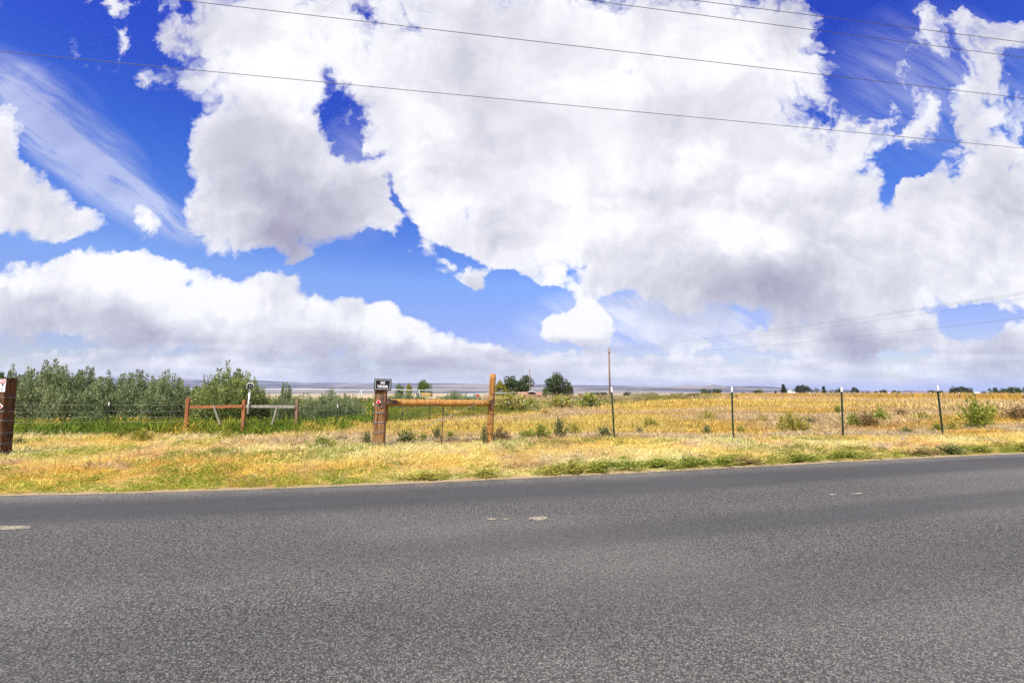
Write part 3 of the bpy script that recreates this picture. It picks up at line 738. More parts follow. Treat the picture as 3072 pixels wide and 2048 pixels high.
# ------------------------------------------------------------------ fence end left of the drive
lb, lt = at(-1.0, 459.0, 9.15), at(4.6, 378.2, 9.15); lb.z -= 0.2
F2 = thing('barbed_wire_fence', 'dark railroad tie post at the edge of the drive wrapped in barbed wire', 'fence', (lb.x, lb.y, 0))
def L2(p): return Vector(p) - Vector(F2.location)
link('railroad_tie_post', rough_beam(L2(lb), L2(lt), 0.275, 0.22, 21, taper=1.04).make('railroad_tie_post', m_tie_dark), F2)
for k, v_ in enumerate((397.2, 411.2, 420.0, 432.6, 443.5, 452.4)):
    p = at(0, v_, 9.15); f = (p.z - lb.z) / (lt.z - lb.z); c = lb.lerp(lt, f)
    wrap(F2, L2(c), 0.146, 0.118, 0.004, 60 + k)
    e = c + Vector((-7.5, -1.75, 0.03)); link('barbed_wire', wire_mesh(L2(c + Vector((-.14, -.1, 0))), L2(e), 0.03, 0.0026, 0.13, seed=90 + k).make('barbed_wire', m_wire), F2)
for k in range(2):
    q = lb + Vector((-3.6 * (k + 1), -0.84 * (k + 1), 0)); q.z = float(ground_z(q.x, q.y)); tpost_parts(F2, L2(q), L2(q + Vector((0, 0, 1.46))), 1.35)
# its warning sign, cut by the frame
w_tr, w_br = at(6.2, 378.7, 9.03), at(5.9, 391.4, 9.03); hh = w_tr.z - w_br.z; ww = 0.36
ws = thing('warning_sign', 'white warning sign with a red header on the dark left tie post', 'sign', Vector((w_tr.x - ww / 2, 9.03, w_br.z + hh / 2)))
link('sign_plate', MB().box((0, 0.003, 0), (ww, 0.005, hh), bevel=0.0012).make('sign_plate', m_signwhite), ws)
link('header', MB().box((0, -0.0006, hh * 0.31), (ww - 0.022, 0.0012, hh * 0.27)).make('header', m_signred), ws)
words('WARNING', 0.066, m_signwhite, ws, (ww / 2 - 0.02, -0.0012, hh * 0.31), 0.92, bold=0.002, align='RIGHT')
words('P', 0.075, m_black, ws, (ww / 2 - 0.036, -0.0004, hh * 0.03), 1.0, bold=0.004, align='RIGHT')
words('ist', 0.072, m_black, ws, (ww / 2 - 0.030, -0.0004, -hh * 0.27), 0.85, align='RIGHT')
# diamond marker below it
dc = at(-1.2, 405.8, 9.03)
dm = thing('diamond_marker', 'small red and white diamond marker below the warning sign', 'marker', dc)
def diamond(r, y, mat_, nm):
    V = [(r * 1.15, y, 0), (0, y, r), (-r * 1.15, y, 0), (0, y, -r)]; V2 = [(a, y + 0.004, c) for a, _, c in V]
    link(nm, MB().add(V + V2, [(3, 2, 1, 0), (4, 5, 6, 7)] + [(k, (k + 1) % 4, 4 + (k + 1) % 4, 4 + k) for k in range(4)]).make(nm, mat_), dm)
diamond(0.075, 0, m_signwhite, 'surround'); diamond(0.052, -0.004, m_signred, 'face')

# ------------------------------------------------------------------ field fence behind: H brace and rusty and green posts
SP = 1.45
def fb(k):
    u_ = 824 - 6300.0 / (k + 20); Y = SP * (k + 20); return gpt((u_ - 512) / FPX * Y, Y)
YB = 17.35
F3 = thing('barbed_wire_fence', 'wire fence behind the drive with a low brace of orange and grey timber', 'fence', (at(245, 430, YB).x, YB, 0))
def L3(p): return Vector(p) - Vector(F3.location)
hb = []
for k, (ut, ub, vt, mt_, wd) in enumerate([(188.3, 186.4, 397.6, m_rail, 0.125), (244.3, 243.4, 399.0, m_rail, 0.115), (297.3, 296.3, 398.8, m_brownwood, 0.105)]):
    tp = at(ut, vt, YB); b = at(ub, 425, YB); b.z = float(ground_z(b.x, b.y)) - 0.2; hb.append((b, tp))
    link('brace_post', rough_beam(L3(b), L3(tp), wd, wd * 0.9, 70 + k, 8, 0.01).make('brace_post', mt_), F3)
ra, rb, rc_ = at(190.2, 406.6, YB - 0.08), at(242.4, 405.8, YB - 0.08), at(246.0, 405.7, YB - 0.08)
link('brace_rail', rough_beam(L3(ra), L3(rb), 0.105, 0.05, 74, 10, 0.008).make('brace_rail', m_rail), F3)
link('brace_rail', rough_beam(L3(rc_), L3(at(295.2, 406.3, YB - 0.08)), 0.10, 0.05, 75, 10, 0.01).make('brace_rail', m_greywood), F3)
link('strut', rough_beam(L3(at(213.4, 405.0, YB - 0.13)), L3(at(220.2, 424, YB - 0.13)), 0.05, 0.035, 76, 6, 0.006).make('strut', m_greywood), F3)
link('strut', rough_beam(L3(at(277.2, 405.6, YB - 0.13)), L3(at(271.8, 424, YB - 0.13)), 0.06, 0.035, 77, 6, 0.006).make('strut', m_greywood), F3)
TB = [(b, b + Vector((0, 0, 1.17 + 0.1 * ((k * 37) % 5) / 5))) for k, b in [(k, fb(k)) for k in range(-7, 19)]]
for k, (b, tp) in enumerate(TB): tpost_parts(F3, L3(b), L3(tp + Vector((0.03 * math.sin(k * 2.3), 0, 0))), 0.9, m_tpost if k < 18 else m_rust, flat=True)
LB = []
for k, (u_, vt) in enumerate([(109.0, 401.6)]):
    Yk = YB - 0.45 * (k + 1); tp = at(u_, vt, Yk); LB.append((gpt(tp.x, Yk), tp))
for u_ in (-20, -123): 
    Yk = YB - 1.4 + (u_ + 45) * 0.006; p = gpt((u_ - 512) / FPX * Yk, Yk); LB.append((p, p + Vector((0, 0, 1.25))))
for b, tp in LB: tpost_parts(F3, L3(b), L3(tp), 0.85, flat=True)
for k, h in enumerate([1.22, 0.98, 0.78, 0.6]):
    lnodes = [hb[0][0]] + [b for b, _ in LB]; rnodes = [hb[2][0]] + [b for b, _ in TB]
    for nodes in (lnodes, rnodes):
        mb = MB()
        for q in range(len(nodes) - 1):
            a_ = Vector((nodes[q].x, nodes[q].y - 0.02, float(ground_z(nodes[q].x, nodes[q].y)) + h)); c_ = Vector((nodes[q + 1].x, nodes[q + 1].y - 0.02, float(ground_z(nodes[q + 1].x, nodes[q + 1].y)) + h))
            w_ = wire_mesh(L3(a_), L3(c_), 0.015, 0.003, 0, seed=100 + k * 30 + q, n=4); mb.add(w_.v, w_.f, True)
        link('wire', mb.make('wire', m_wire), F3)
# white pole with a hooded box, strapped to the middle brace post
hp = at(249.2, 400, YB - 0.16)
HB = thing('hooded_box', 'white hooded box with dark face on a white pole strapped to a brace post', 'box on a pole', (hp.x, hp.y, 0))
def L4(p): return Vector(p) - Vector(HB.location)
pb, pt_ = at(247.6, 413.6, hp.y), at(250.0, 388.0, hp.y)
link('pole', MB().tube([L4(pb), L4(pt_)], 0.034, 12).make('pole', m_white), HB)
hc = at(250.1, 385.0, hp.y); hwid = 0.11
def arch(w_, h_, y0, y1, dz=0.0):
    K = 14; P_ = [(-w_, -h_ * 0.55 + dz)] + [(w_ * math.cos(a), h_ * 0.12 + dz + w_ * 0.85 * math.sin(a)) for a in np.linspace(math.pi, 0, K)] + [(w_, -h_ * 0.55 + dz)]
    V = [(x, y0, z) for x, z in P_] + [(x, y1, z) for x, z in P_]; n_ = len(P_)
    return MB().add(V, [tuple(range(n_))[::-1], tuple(range(n_, 2 * n_))] + [(k, (k + 1) % n_, n_ + (k + 1) % n_, n_ + k) for k in range(n_)])
o = link('hood', arch(hwid, 0.2, -0.10, 0.08).make('hood', m_white), HB, L4(hc)); o.rotation_euler = (0, 0, 0.53)
f_ = link('face', arch(hwid * 0.86, 0.15, -0.106, -0.098, -0.022).make('face', m_black), o)
for sx in (-0.018, 0.03): link('mark', MB().box((sx, -0.1075, -0.02), (0.012, 0.002, 0.06)).make('mark', m_signwhite), f_)
for v_ in (400.2, 411.2):
    c = L4(at(248.6, v_, hp.y)); link('strap', MB().box(c + Vector((0, 0.02, 0)), (0.16, 0.10, 0.022)).make('strap', m_rust), HB)

# ------------------------------------------------------------------ far fence running north on the right, corner gate
F4 = thing('barbed_wire_fence', 'far line of thin white tipped posts crossing the yellow grass on the right', 'fence', (64, 60, 0))
def L5(p): return Vector(p) - Vector(F4.location)
fu = [972 + 47.5, 972, 950.7 + 6, 928.5, 909.6, 893.6, 876.8, 859.8, 852.3, 836.6, 825.9, 813.5, 804.7, 793.2, 780.4, 767.8, 756.6, 745.0, 733.5, 722.0]
pc = []
for k, u_ in enumerate(fu):
    Y = 64.0 * FPX / (u_ - 512) ; b = gpt(64, Y); h = 1.28 + 0.22 * ((k * 53) % 7) / 7; pc.append(b); tpost_parts(F4, L5(b), L5(b + Vector((0.05 * math.sin(k * 1.7), 0, h))), 1.9, m_rust, flat=True, tipf=0.16)
for Y in (50, 44, 38): b = gpt(64, Y); pc.insert(0, b); tpost_parts(F4, L5(b), L5(b + Vector((0, 0, 1.4))), 1.9, m_rust, flat=True)
for h in (1.15, 0.8):
    mb = MB()
    for q in range(len(pc) - 1): 
        w_ = wire_mesh(L5(pc[q] + Vector((0, 0, h))), L5(pc[q + 1] + Vector((0, 0, h))), 0.03, 0.006, 0, n=4); mb.add(w_.v, w_.f, True)
    link('wire', mb.make('wire', m_wire), F4)
# corner brace and steel gate at the far end of the field fence
YG = 118.0
gx0, gx1 = (680 - 512) / FPX * YG, (711 - 512) / FPX * YG
GT = thing('field_gate', 'long silver pipe gate standing between two brown posts at the far field corner', 'gate', (at(695, 400, YG).x, YG, float(ground_z(40, YG))))
def L6(p): return Vector(p) - Vector(GT.location)
zg = float(ground_z(45, YG))
Xa, Xb = at(678.5, 400, YG).x, at(706.0, 400, YG).x
for h in (0.4, 0.68, 0.96, 1.24, 1.52): link('gate_bar', MB().tube([L6((Xa, YG, zg + h)), L6((Xb, YG, zg + h))], 0.035, 6).make('gate_bar', m_galv), GT)
for k in range(5): x = Xa + (Xb - Xa) * k / 4; link('upright', MB().tube([L6((x, YG, zg + 0.36)), L6((x, YG, zg + 1.56))], 0.035, 6).make('upright', m_galv), GT)
CB = thing('corner_brace', 'dark timber corner brace with a slanting rail right of the silver field gate', 'fence brace', (at(715, 400, YG).x, YG, zg))
def L7(p): return Vector(p) - Vector(CB.location)
x0_, x1_ = at(706.8, 0, YG).x, at(715.2, 0, YG).x
link('brace_post', rough_beam(L7((x0_, YG, zg - .2)), L7((x0_, YG, zg + 1.45)), 0.3, 0.3, 3, 5).make('brace_post', m_tie), CB)
link('brace_post', rough_beam(L7((x1_, YG, zg - .2)), L7((x1_, YG, zg + 2.1)), 0.28, 0.28, 4, 5).make('brace_post', m_rail), CB)
link('brace_rail', rough_beam(L7((x0_ + .15, YG, zg + 0.95)), L7((x1_ - .15, YG, zg + 1.2)), 0.24, 0.2, 5, 5).make('brace_rail', m_tie), CB)
CB2 = thing('corner_brace', 'pair of dark posts joined by a crossbar left of the silver field gate', 'fence brace', (at(672, 400, YG).x, YG, zg))
def L8(p): return Vector(p) - Vector(CB2.location)
xa_, xb_ = at(669.6, 0, YG).x, at(676.6, 0, YG).x
link('brace_post', rough_beam(L8((xa_, YG, zg - .2)), L8((xa_, YG, zg + 1.75)), 0.3, 0.3, 6, 5).make('brace_post', m_tie_dark), CB2)
link('brace_post', rough_beam(L8((xb_, YG, zg - .2)), L8((xb_, YG, zg + 1.7)), 0.36, 0.36, 7, 5).make('brace_post', m_brownwood), CB2)
link('crossbar', rough_beam(L8((xa_ - .3, YG - .2, zg + 2.05)), L8((xb_ + .9, YG - .2, zg + 2.05)), 0.22, 0.22, 8, 5).make('crossbar', m_tie_dark), CB2)
link('brace_post', rough_beam(L8((xb_, YG - .2, zg + 1.6)), L8((xb_, YG - .2, zg + 2.0)), 0.2, 0.2, 9, 3).make('brace_post', m_tie_dark), CB2)

# ------------------------------------------------------------------ power poles and lines
def pole(label, u_, vt, Y, r, arms):
    zb = float(ground_z((u_ - 512) / FPX * Y, Y)); top = at(u_, vt, Y)
    P_ = thing('power_pole', label, 'utility pole', (top.x, Y, zb)); H_ = top.z - zb
    link('pole', MB().tube([(0, 0, -0.5), (0, 0, H_ * 0.5), (0, 0, H_)], [r, r * 0.86, r * 0.7], 12).make('pole', m_pole), P_)
    for (z, hl) in arms:
        a_ = link('crossarm', MB().box((0, -r, H_ - z), (hl * 2, 0.09, 0.11)).make('crossarm', m_pole), P_)
        for sx in (-0.92, 0.92): link('insulator', MB().tube([(sx * hl, -r, H_ - z + 0.05), (sx * hl, -r, H_ - z + 0.22)], [0.05, 0.035], 8).make('insulator', m_galv), a_)
    link('insulator', MB().tube([(0, 0, H_), (0, 0, H_ + 0.25)], [0.06, 0.03], 8).make('insulator', m_galv), P_)
    return P_, top
P1, p1t = pole('tall brown power pole standing alone in the field right of the round tree', 608.9, 347.9, 95.0, 0.20, [(0.9, 0.35)])
P2, p2t = pole('slim far power pole in front of the tall tree beside the house', 529.6, 368.0, 190.0, 0.16, [(1.0, 0.5)])
def power_line(label, pts, sag, r=0.0065, group=None):
    pts = [Vector(p) for p in pts]; K = 40; out_ = []
    for q in range(len(pts) - 1):
        for i in range(K + 1): f = i / K; out_.append(pts[q].lerp(pts[q + 1], f) + Vector((0, 0, -sag * 4 * f * (1 - f))))
    o = link('power_line', MB().tube([p - pts[0] for p in out_], r, 6).make('power_line', m_line), None, pts[0])
    return tag(o, label, 'power line', group or 'power lines across the sky')
k_ = 1024 / 2352
def span(a, b, z):                                           # the level span through two points of the sky, carried on past the frame
    p, q = at_z(a[0] * k_, a[1] * k_, z), at_z(b[0] * k_, b[1] * k_, z); d = (q - p).normalized(); return [p - d * 45, q + d * 45]
power_line('lowest of the four wires overhead, crossing the whole sky', span((0, 118), (2352, 340), 8.2), 0.0)
power_line('second lowest wire overhead, entering at the top above the big cloud', span((400, -2), (2352, 225), 8.6), 0.0)
power_line('third wire up overhead, second from the top right corner', span((1350, 0), (2352, 132), 9.4), 0.0)
power_line('highest wire overhead, nearest the top right corner', span((1592, 0), (2352, 97), 9.7), 0.0)
for lab, (ua, va), ve, dv, Y2 in [('top wire running right from the lone power pole', (609.4, 347.6), 284.0, 0, 40), ('second wire running right from the lone power pole, close under the top one', (610.2, 349.2), 285.8, 0, 40.6),
                              ('third wire running right from the lone power pole', (610.0, 351.4), 290.8, 0, 41), ('lowest wire running right from the lone power pole', (609.2, 356.6), 309.8, 0, 41)]:
    a_ = at(ua, va, 95.0 - 0.2); b_ = at(1024, ve, Y2); e_ = b_ + (b_ - a_) * 0.35; e_.z = b_.z + (b_.z - a_.z) * 0.2
    power_line(lab, [a_, b_ + (b_ - a_) * 0.35], 0.9, 0.0085)
# ------------------------------------------------------------------ blades, tufts and the scatter
m_tuft, t, out = new_mat('grass_blades')
ac = t.nodes.new('ShaderNodeAttribute'); ac.attribute_type = 'INSTANCER'; ac.attribute_name = 'col'
ta = t.nodes.new('ShaderNodeAttribute'); ta.attribute_name = 'tone'
c_ = vop(N(t, ac.outputs['Color']), 'SCALE', 1.0)
sn = c_.s.node; t.links.new((N(t, ta.outputs['Fac']) * 1.0 + 0.52).s, sn.inputs['Scale'])
d = t.nodes.new('ShaderNodeBsdfPrincipled'); t.links.new(c_.s, d.inputs['Base Color']); d.inputs['Roughness'].default_value = 0.75; d.inputs['Specular IOR Level'].default_value = 0.15
tr = t.nodes.new('ShaderNodeBsdfTranslucent'); t.links.new(c_.s, tr.inputs[0])
mx_ = t.nodes.new('ShaderNodeMixShader'); mx_.inputs[0].default_value = 0.38
t.links.new(d.outputs[0], mx_.inputs[1]); t.links.new(tr.outputs[0], mx_.inputs[2]); t.links.new(mx_.outputs[0], out.inputs[0])

def tuft(kind, seed):
    r = np.random.default_rng(seed); V, F, T = [], [], []
    def blade(p, d, L, w, bend, seg=3, tip=0.15, head=0.0):
        d = np.array(d, float); d /= np.linalg.norm(d); s_ = np.cross(d, (r.normal(), r.normal(), 0.3)); s_ /= np.linalg.norm(s_) + 1e-9
        b = len(V); p = np.array(p, float); g = np.array([d[0], d[1], 0.0]); g /= np.linalg.norm(g) + 1e-6
        tone = r.uniform()
        for i in range(seg + 1):
            f = i / seg; ww = w * (1 - f * (1 - tip)); 
            if head and i >= seg - 1: ww = head * (1.0 if i == seg - 1 else 0.35)
            q = p + d * L * f + (g * 0.8 - np.array([0, 0, 1.0])) * bend * L * f * f
            q[2] = max(q[2], 0.004)
            V.append(q - s_ * ww / 2); V.append(q + s_ * ww / 2)
        for i in range(seg): F.append((b + 2 * i, b + 2 * i + 1, b + 2 * i + 3, b + 2 * i + 2)); T.append(tone)
    def leaf(p, d, L, w):
        d = np.array(d, float); d /= np.linalg.norm(d); s_ = np.cross(d, r.normal(size=3)); s_ /= np.linalg.norm(s_) + 1e-9; p = np.array(p, float)
        b = len(V); V.extend([p, p + d * L * 0.5 + s_ * w / 2, p + d * L, p + d * L * 0.5 - s_ * w / 2]); F.append((b, b + 1, b + 2, b + 3)); T.append(r.uniform())
    if kind == 'short':
        for _ in range(34):
            a = r.uniform(0, 2 * np.pi); q = r.uniform(0, 0.10); e = r.uniform(0.25, 1.2)
            blade((q * np.cos(a), q * np.sin(a), 0), (np.cos(a + r.normal() * .8) * np.cos(e), np.sin(a + r.normal() * .8) * np.cos(e), np.sin(e)), r.uniform(0.06, 0.17), r.uniform(0.004, 0.008), r.uniform(0.1, 0.5), 2)
    if kind == 'lying':
        for _ in range(26):
            a = r.uniform(0, 2 * np.pi); q = r.uniform(0, 0.14); e = r.uniform(0.02, 0.35)
            blade((q * np.cos(a), q * np.sin(a), r.uniform(0.01, 0.07)), (np.cos(a * 3.7) * np.cos(e), np.sin(a * 3.7) * np.cos(e), np.sin(e)), r.uniform(0.12, 0.34), r.uniform(0.004, 0.008), r.uniform(0.0, 0.25), 3)
    if kind == 'tall':
        for _ in range(30):
            a = r.uniform(0, 2 * np.pi); q = r.uniform(0, 0.13); e = r.uniform(0.95, 1.5)
            blade((q * np.cos(a), q * np.sin(a), 0), (np.cos(a) * np.cos(e), np.sin(a) * np.cos(e), np.sin(e)), r.uniform(0.2, 0.46), r.uniform(0.003, 0.006), r.uniform(0.05, 0.35), 3, 0.3, r.choice([0, 0.012, 0.018]))
    if kind == 'green':
        for _ in range(70):
            a = r.uniform(0, 2 * np.pi); q = np.sqrt(r.uniform(0, 1)) * 0.15; h = r.uniform(0.01, 0.17) * (1 - (q / 0.2) ** 2)
            leaf((q * np.cos(a), q * np.sin(a), h), (np.cos(a) * 0.7 + r.normal() * .5, np.sin(a) * 0.7 + r.normal() * .5, r.uniform(0.2, 1.0)), r.uniform(0.03, 0.07), r.uniform(0.012, 0.022))
        for _ in range(14):
            a = r.uniform(0, 2 * np.pi); blade((0, 0, 0), (np.cos(a) * .5, np.sin(a) * .5, 0.7), r.uniform(0.12, 0.22), 0.007, 0.2, 3)
    if kind == 'field':
        for _ in range(46):
            a = r.uniform(0, 2 * np.pi); q = np.sqrt(r.uniform(0, 1)) * 0.42; e = r.uniform(0.95, 1.5); a2 = a + r.normal()
            blade((q * np.cos(a), q * np.sin(a), 0), (np.cos(a2) * np.cos(e), np.sin(a2) * np.cos(e), np.sin(e)), r.uniform(0.22, 0.5), r.uniform(0.010, 0.02), r.uniform(0.05, 0.35), 2, 0.35, r.choice([0, 0.03]))
    if kind == 'far':
        for _ in range(46):
            a = r.uniform(0, 2 * np.pi); q = np.sqrt(r.uniform(0, 1)) * 1.1; e = r.uniform(0.9, 1.5); a2 = a + r.normal()
            blade((q * np.cos(a), q * np.sin(a), 0), (np.cos(a2) * np.cos(e), np.sin(a2) * np.cos(e), np.sin(e)), r.uniform(0.25, 0.62), r.uniform(0.035, 0.07), r.uniform(0.05, 0.35), 2, 0.4)
    if kind == 'brush':
        for _ in range(240):
            th = r.uniform(0, 2 * np.pi); ph = np.arccos(r.uniform(0.0, 1)); q = r.uniform(0.35, 1.0) ** 0.5
            p = np.array([np.cos(th) * np.sin(ph) * 0.6, np.sin(th) * np.sin(ph) * 0.6, np.cos(ph) * 0.95]) * q
            leaf(p, p * 0.6 + np.array([r.normal() * .15, r.normal() * .15, 0.55]), r.uniform(0.10, 0.26), r.uniform(0.025, 0.06))
    return mesh_np('tuft', np.array(V), np.array(F), m_tuft, tone=T)
PROTO = []
KIDX = {}
for kind in ('short', 'lying', 'tall', 'green', 'field', 'far', 'brush'):
    KIDX[kind] = []
    for q in range(4):
        o = bpy.data.objects.new('tuft_source', tuft(kind, 100 + len(PROTO))); KIDX[kind].append(len(PROTO)); PROTO.append(o)   # a mesh for the scatter below, never linked to the scene

def scatter(name, label, pos, col, scl, idx, rotx=None):
    n = len(pos)
    if n == 0: return
    me = bpy.data.meshes.new(name); me.vertices.add(n); me.vertices.foreach_set('co', np.asarray(pos, np.float32).ravel())
    a = me.attributes.new('col', 'FLOAT_COLOR', 'POINT'); a.data.foreach_set('color', np.concatenate([np.asarray(col, np.float32), np.ones((n, 1), np.float32)], 1).ravel())
    a = me.attributes.new('scl', 'FLOAT_VECTOR', 'POINT'); a.data.foreach_set('vector', np.asarray(scl, np.float32).ravel())
    rot = np.stack([rng.normal(0, 0.1, n), rng.normal(0, 0.1, n), rng.uniform(0, 6.283, n)], 1)
    a = me.attributes.new('rot', 'FLOAT_VECTOR', 'POINT'); a.data.foreach_set('vector', rot.astype(np.float32).ravel())
    kinds = sorted(set(int(q) for q in idx)); remap = {k: i for i, k in enumerate(kinds)}
    a = me.attributes.new('pick', 'INT', 'POINT'); a.data.foreach_set('value', np.array([remap[int(q)] for q in idx], np.int32))
    me.update()
    o = link(name, me); tag(o, label, kind='stuff')
    ng = bpy.data.node_groups.new(name, 'GeometryNodeTree')
    ng.interface.new_socket('Geometry', in_out='INPUT', socket_type='NodeSocketGeometry'); ng.interface.new_socket('Geometry', in_out='OUTPUT', socket_type='NodeSocketGeometry')
    gi, go = ng.nodes.new('NodeGroupInput'), ng.nodes.new('NodeGroupOutput')
    g2i = ng.nodes.new('GeometryNodeGeometryToInstance')
    for k in reversed(kinds):
        oi = ng.nodes.new('GeometryNodeObjectInfo'); oi.inputs['Object'].default_value = PROTO[k]; oi.transform_space = 'ORIGINAL'
        ng.links.new(oi.outputs['Geometry'], g2i.inputs[0])
    ip = ng.nodes.new('GeometryNodeInstanceOnPoints'); ip.inputs['Pick Instance'].default_value = True
    def attr(nm, ty):
        q = ng.nodes.new('GeometryNodeInputNamedAttribute'); q.data_type = ty; q.inputs['Name'].default_value = nm
        return next(s for s in q.outputs if s.enabled and s.name == 'Attribute')
    ng.links.new(gi.outputs[0], ip.inputs['Points']); ng.links.new(g2i.outputs[0], ip.inputs['Instance'])
    ng.links.new(attr('pick', 'INT'), ip.inputs['Instance Index']); ng.links.new(attr('rot', 'FLOAT_VECTOR'), ip.inputs['Rotation']); ng.links.new(attr('scl', 'FLOAT_VECTOR'), ip.inputs['Scale'])
    ng.links.new(ip.outputs[0], go.inputs[0])
    md = o.modifiers.new('scatter', 'NODES'); md.node_group = ng
    return o

STRAW = np.array([0.80, 0.59, 0.16]); PALE = np.array([0.84, 0.70, 0.33]); OCHRE = np.array([0.70, 0.42, 0.06]); TAN = np.array([0.68, 0.50, 0.27]); PINK = np.array([0.68, 0.51, 0.28])
GREYS = np.array([0.56, 0.47, 0.38]); RUST = np.array([0.50, 0.27, 0.11]); GREEN = np.array([0.17, 0.24, 0.03]); LIME = np.array([0.33, 0.37, 0.045]); OLIVE = np.array([0.31, 0.28, 0.05]); DKGREEN = np.array([0.09, 0.15, 0.022]); YEL = np.array([0.70, 0.48, 0.10])
def lerp(a, b, f): f = np.clip(np.asarray(f), 0, 1)[:, None]; return a * (1 - f) + b * f
def fence1_y(x): return 10.45 + 0.225 * (x + 3.1)
def fence3_left(x): return np.where(x < -8, YB, YB + (x + 8.2) * 1.45)     # where the field fence behind runs
def points(n, r0, r1, power=1.0, half=60):
    f = rng.uniform(0, 1, n); r = (r0 ** (2 - power) + f * (r1 ** (2 - power) - r0 ** (2 - power))) ** (1 / (2 - power)) if abs(power - 2) > 1e-3 else r0 * (r1 / r0) ** f
    a = np.radians(rng.uniform(-half, half, n)); return r * np.sin(a), r * np.cos(a)
def finish(name, label, x, y, col, s, kinds, hs=None):
    z = ground_z(x, y); n = len(x)
    idx = np.array([KIDX[k][q] for k, q in zip(kinds, rng.integers(0, 4, n))]) if not isinstance(kinds, str) else np.array(KIDX[kinds])[rng.integers(0, 4, n)]
    hs = s if hs is None else hs
    scatter(name, label, np.stack([x, y, z], 1), np.clip(col * rng.uniform(0.82, 1.18, (n, 1)) * (1 + rng.normal(0, 0.04, (n, 3))), 0.005, 0.8), np.stack([s, s, hs], 1), idx)

# roadside verge: mown straw, litter and a green fringe against the asphalt
x, y = points(100000, 6.0, 30.0, 1.25)
d = y - edge_y(x); df = y - fence1_y(x)
ok = (d > 0.02) & (((x > -3.4) & (df < 1.2)) | ((x <= -3.4) & (y < fence3_left(x) - 0.4)))
edge_keep = rng.uniform(0, 1, len(x)) < np.clip(0.55 + d / 0.5, 0, 1)
bare = fnoise(x, y, 0.9, 6, 3); ok &= edge_keep & ((bare > 0.36) | (rng.uniform(0, 1, len(x)) < 0.3))
x, y, d, df = x[ok], y[ok], d[ok], df[ok]
a1, a2, a3, a4 = fnoise(x, y, 0.45, 1), fnoise(x, y, 1.1, 2), fnoise(x, y, 0.25, 4), fnoise(x, y, 1.7, 8)
col = lerp(STRAW, PALE, (a1 - 0.38) * 4)
col = lerp(col, TAN, (a2 - 0.56) * 4)
col = lerp(col, OCHRE, (a3 - 0.55) * 4 * (a4 > 0.42))
col = lerp(col, RUST, (a2 - 0.67) * 5)
col = lerp(col, GREYS, (a4 - 0.64) * 4)
fr = (1 - sstep(d, 0.25, 1.4)) * (0.30 + 1.5 * (fnoise(x, y, 0.55, 17) - 0.34))
isgreen = rng.uniform(0, 1, len(x)) < fr * np.where(x < -2, 0.75, 0.95)
gm = fnoise(x, y, 0.8, 31); sparse = rng.uniform(0, 1, len(x)) < 0.42 * sstep(gm, 0.50, 0.62); isgreen |= sparse
gcol = lerp(lerp(GREEN, LIME, rng.uniform(0, 1, len(x))), OLIVE, (fnoise(x, y, 0.9, 19) - 0.4) * 3)
gcol = lerp(gcol, LIME * 1.25, 0.55 * (x < -1) + 0.1)
col = np.where(isgreen[:, None], gcol, col)
u01 = rng.uniform(0, 1, len(x)); kinds = np.where(isgreen, np.where(u01 < 0.7, 'green', 'short'), np.where(u01 < 0.42, 'short', np.where(u01 < 0.80, 'lying', 'tall')))
s = rng.uniform(0.65, 1.3, len(x)) * np.where(isgreen, 0.75, 1.0) * (0.7 + 0.3 * sstep(d, 0.2, 1.5)); s = s * np.where(kinds == 'tall', 0.55 + 0.35 * sstep(y, 12.8, 16.2) * (x < -4), 1.0)
finish('verge_grass', 'mown yellow straw grass of the roadside verge', x, y, col, s, kinds, s * np.where(kinds == 'lying', 0.8, 1.0) * (0.55 + 0.55 * fnoise(x, y, 0.7, 77)))

# tall dry pasture right of the drive
x, y = points(84000, 9.5, 45.0, 1.45)
df = y - fence1_y(x); ok = (df > 0.5) & (x > -6.5) & (y < fence3_left(x) + 0.5); x, y, df = x[ok], y[ok], df[ok]
a1, a2, a3 = fnoise(x, y, 0.16, 61), fnoise(x, y, 0.6, 62), fnoise(x * 0.35, y * 1.5, 0.32, 63)
col = lerp(PINK, STRAW, (a1 - 0.42) * 4)
bandy = np.exp(-((df - 3.4 - 1.5 * (a1 - 0.5)) / 1.6) ** 2)
col = lerp(col, YEL * np.array([1.02, 0.95, 0.9]), bandy * (0.45 + 1.3 * (a2 - 0.3)) + (a3 - 0.56) * 6)
col = lerp(col, OCHRE, bandy * (x > 4) * (a2 - 0.42) * 2.6)
col = lerp(col, GREYS, (1 - sstep(df, 0.8, 2.6)) * (0.25 + 0.5 * (x > 5)) * (a2 > 0.4))
wg = rng.uniform(0, 1, len(x)) < 0.09 * sstep(df, 0, 3) * (1 - sstep(df, 8, 16)) + 0.012; col = np.where(wg[:, None], lerp(OLIVE, GREEN, rng.uniform(0, 1, len(x))), col)
kinds = np.where(wg & (rng.uniform(0, 1, len(x)) < 0.5), 'green', np.where((df < 3) & (rng.uniform(0, 1, len(x)) < 0.3), 'lying', np.where(y < 19, 'tall', 'field')))
s = rng.uniform(0.75, 1.3, len(x)) * np.where(kinds == 'green', 1.5, 1.0)
finish('pasture_grass', 'tall pinkish and yellow dry grass of the fenced pasture', x, y, col, s, kinds, s * (0.62 + 0.4 * a1) * (0.6 + 0.4 * sstep(df, 0.5, 6)))
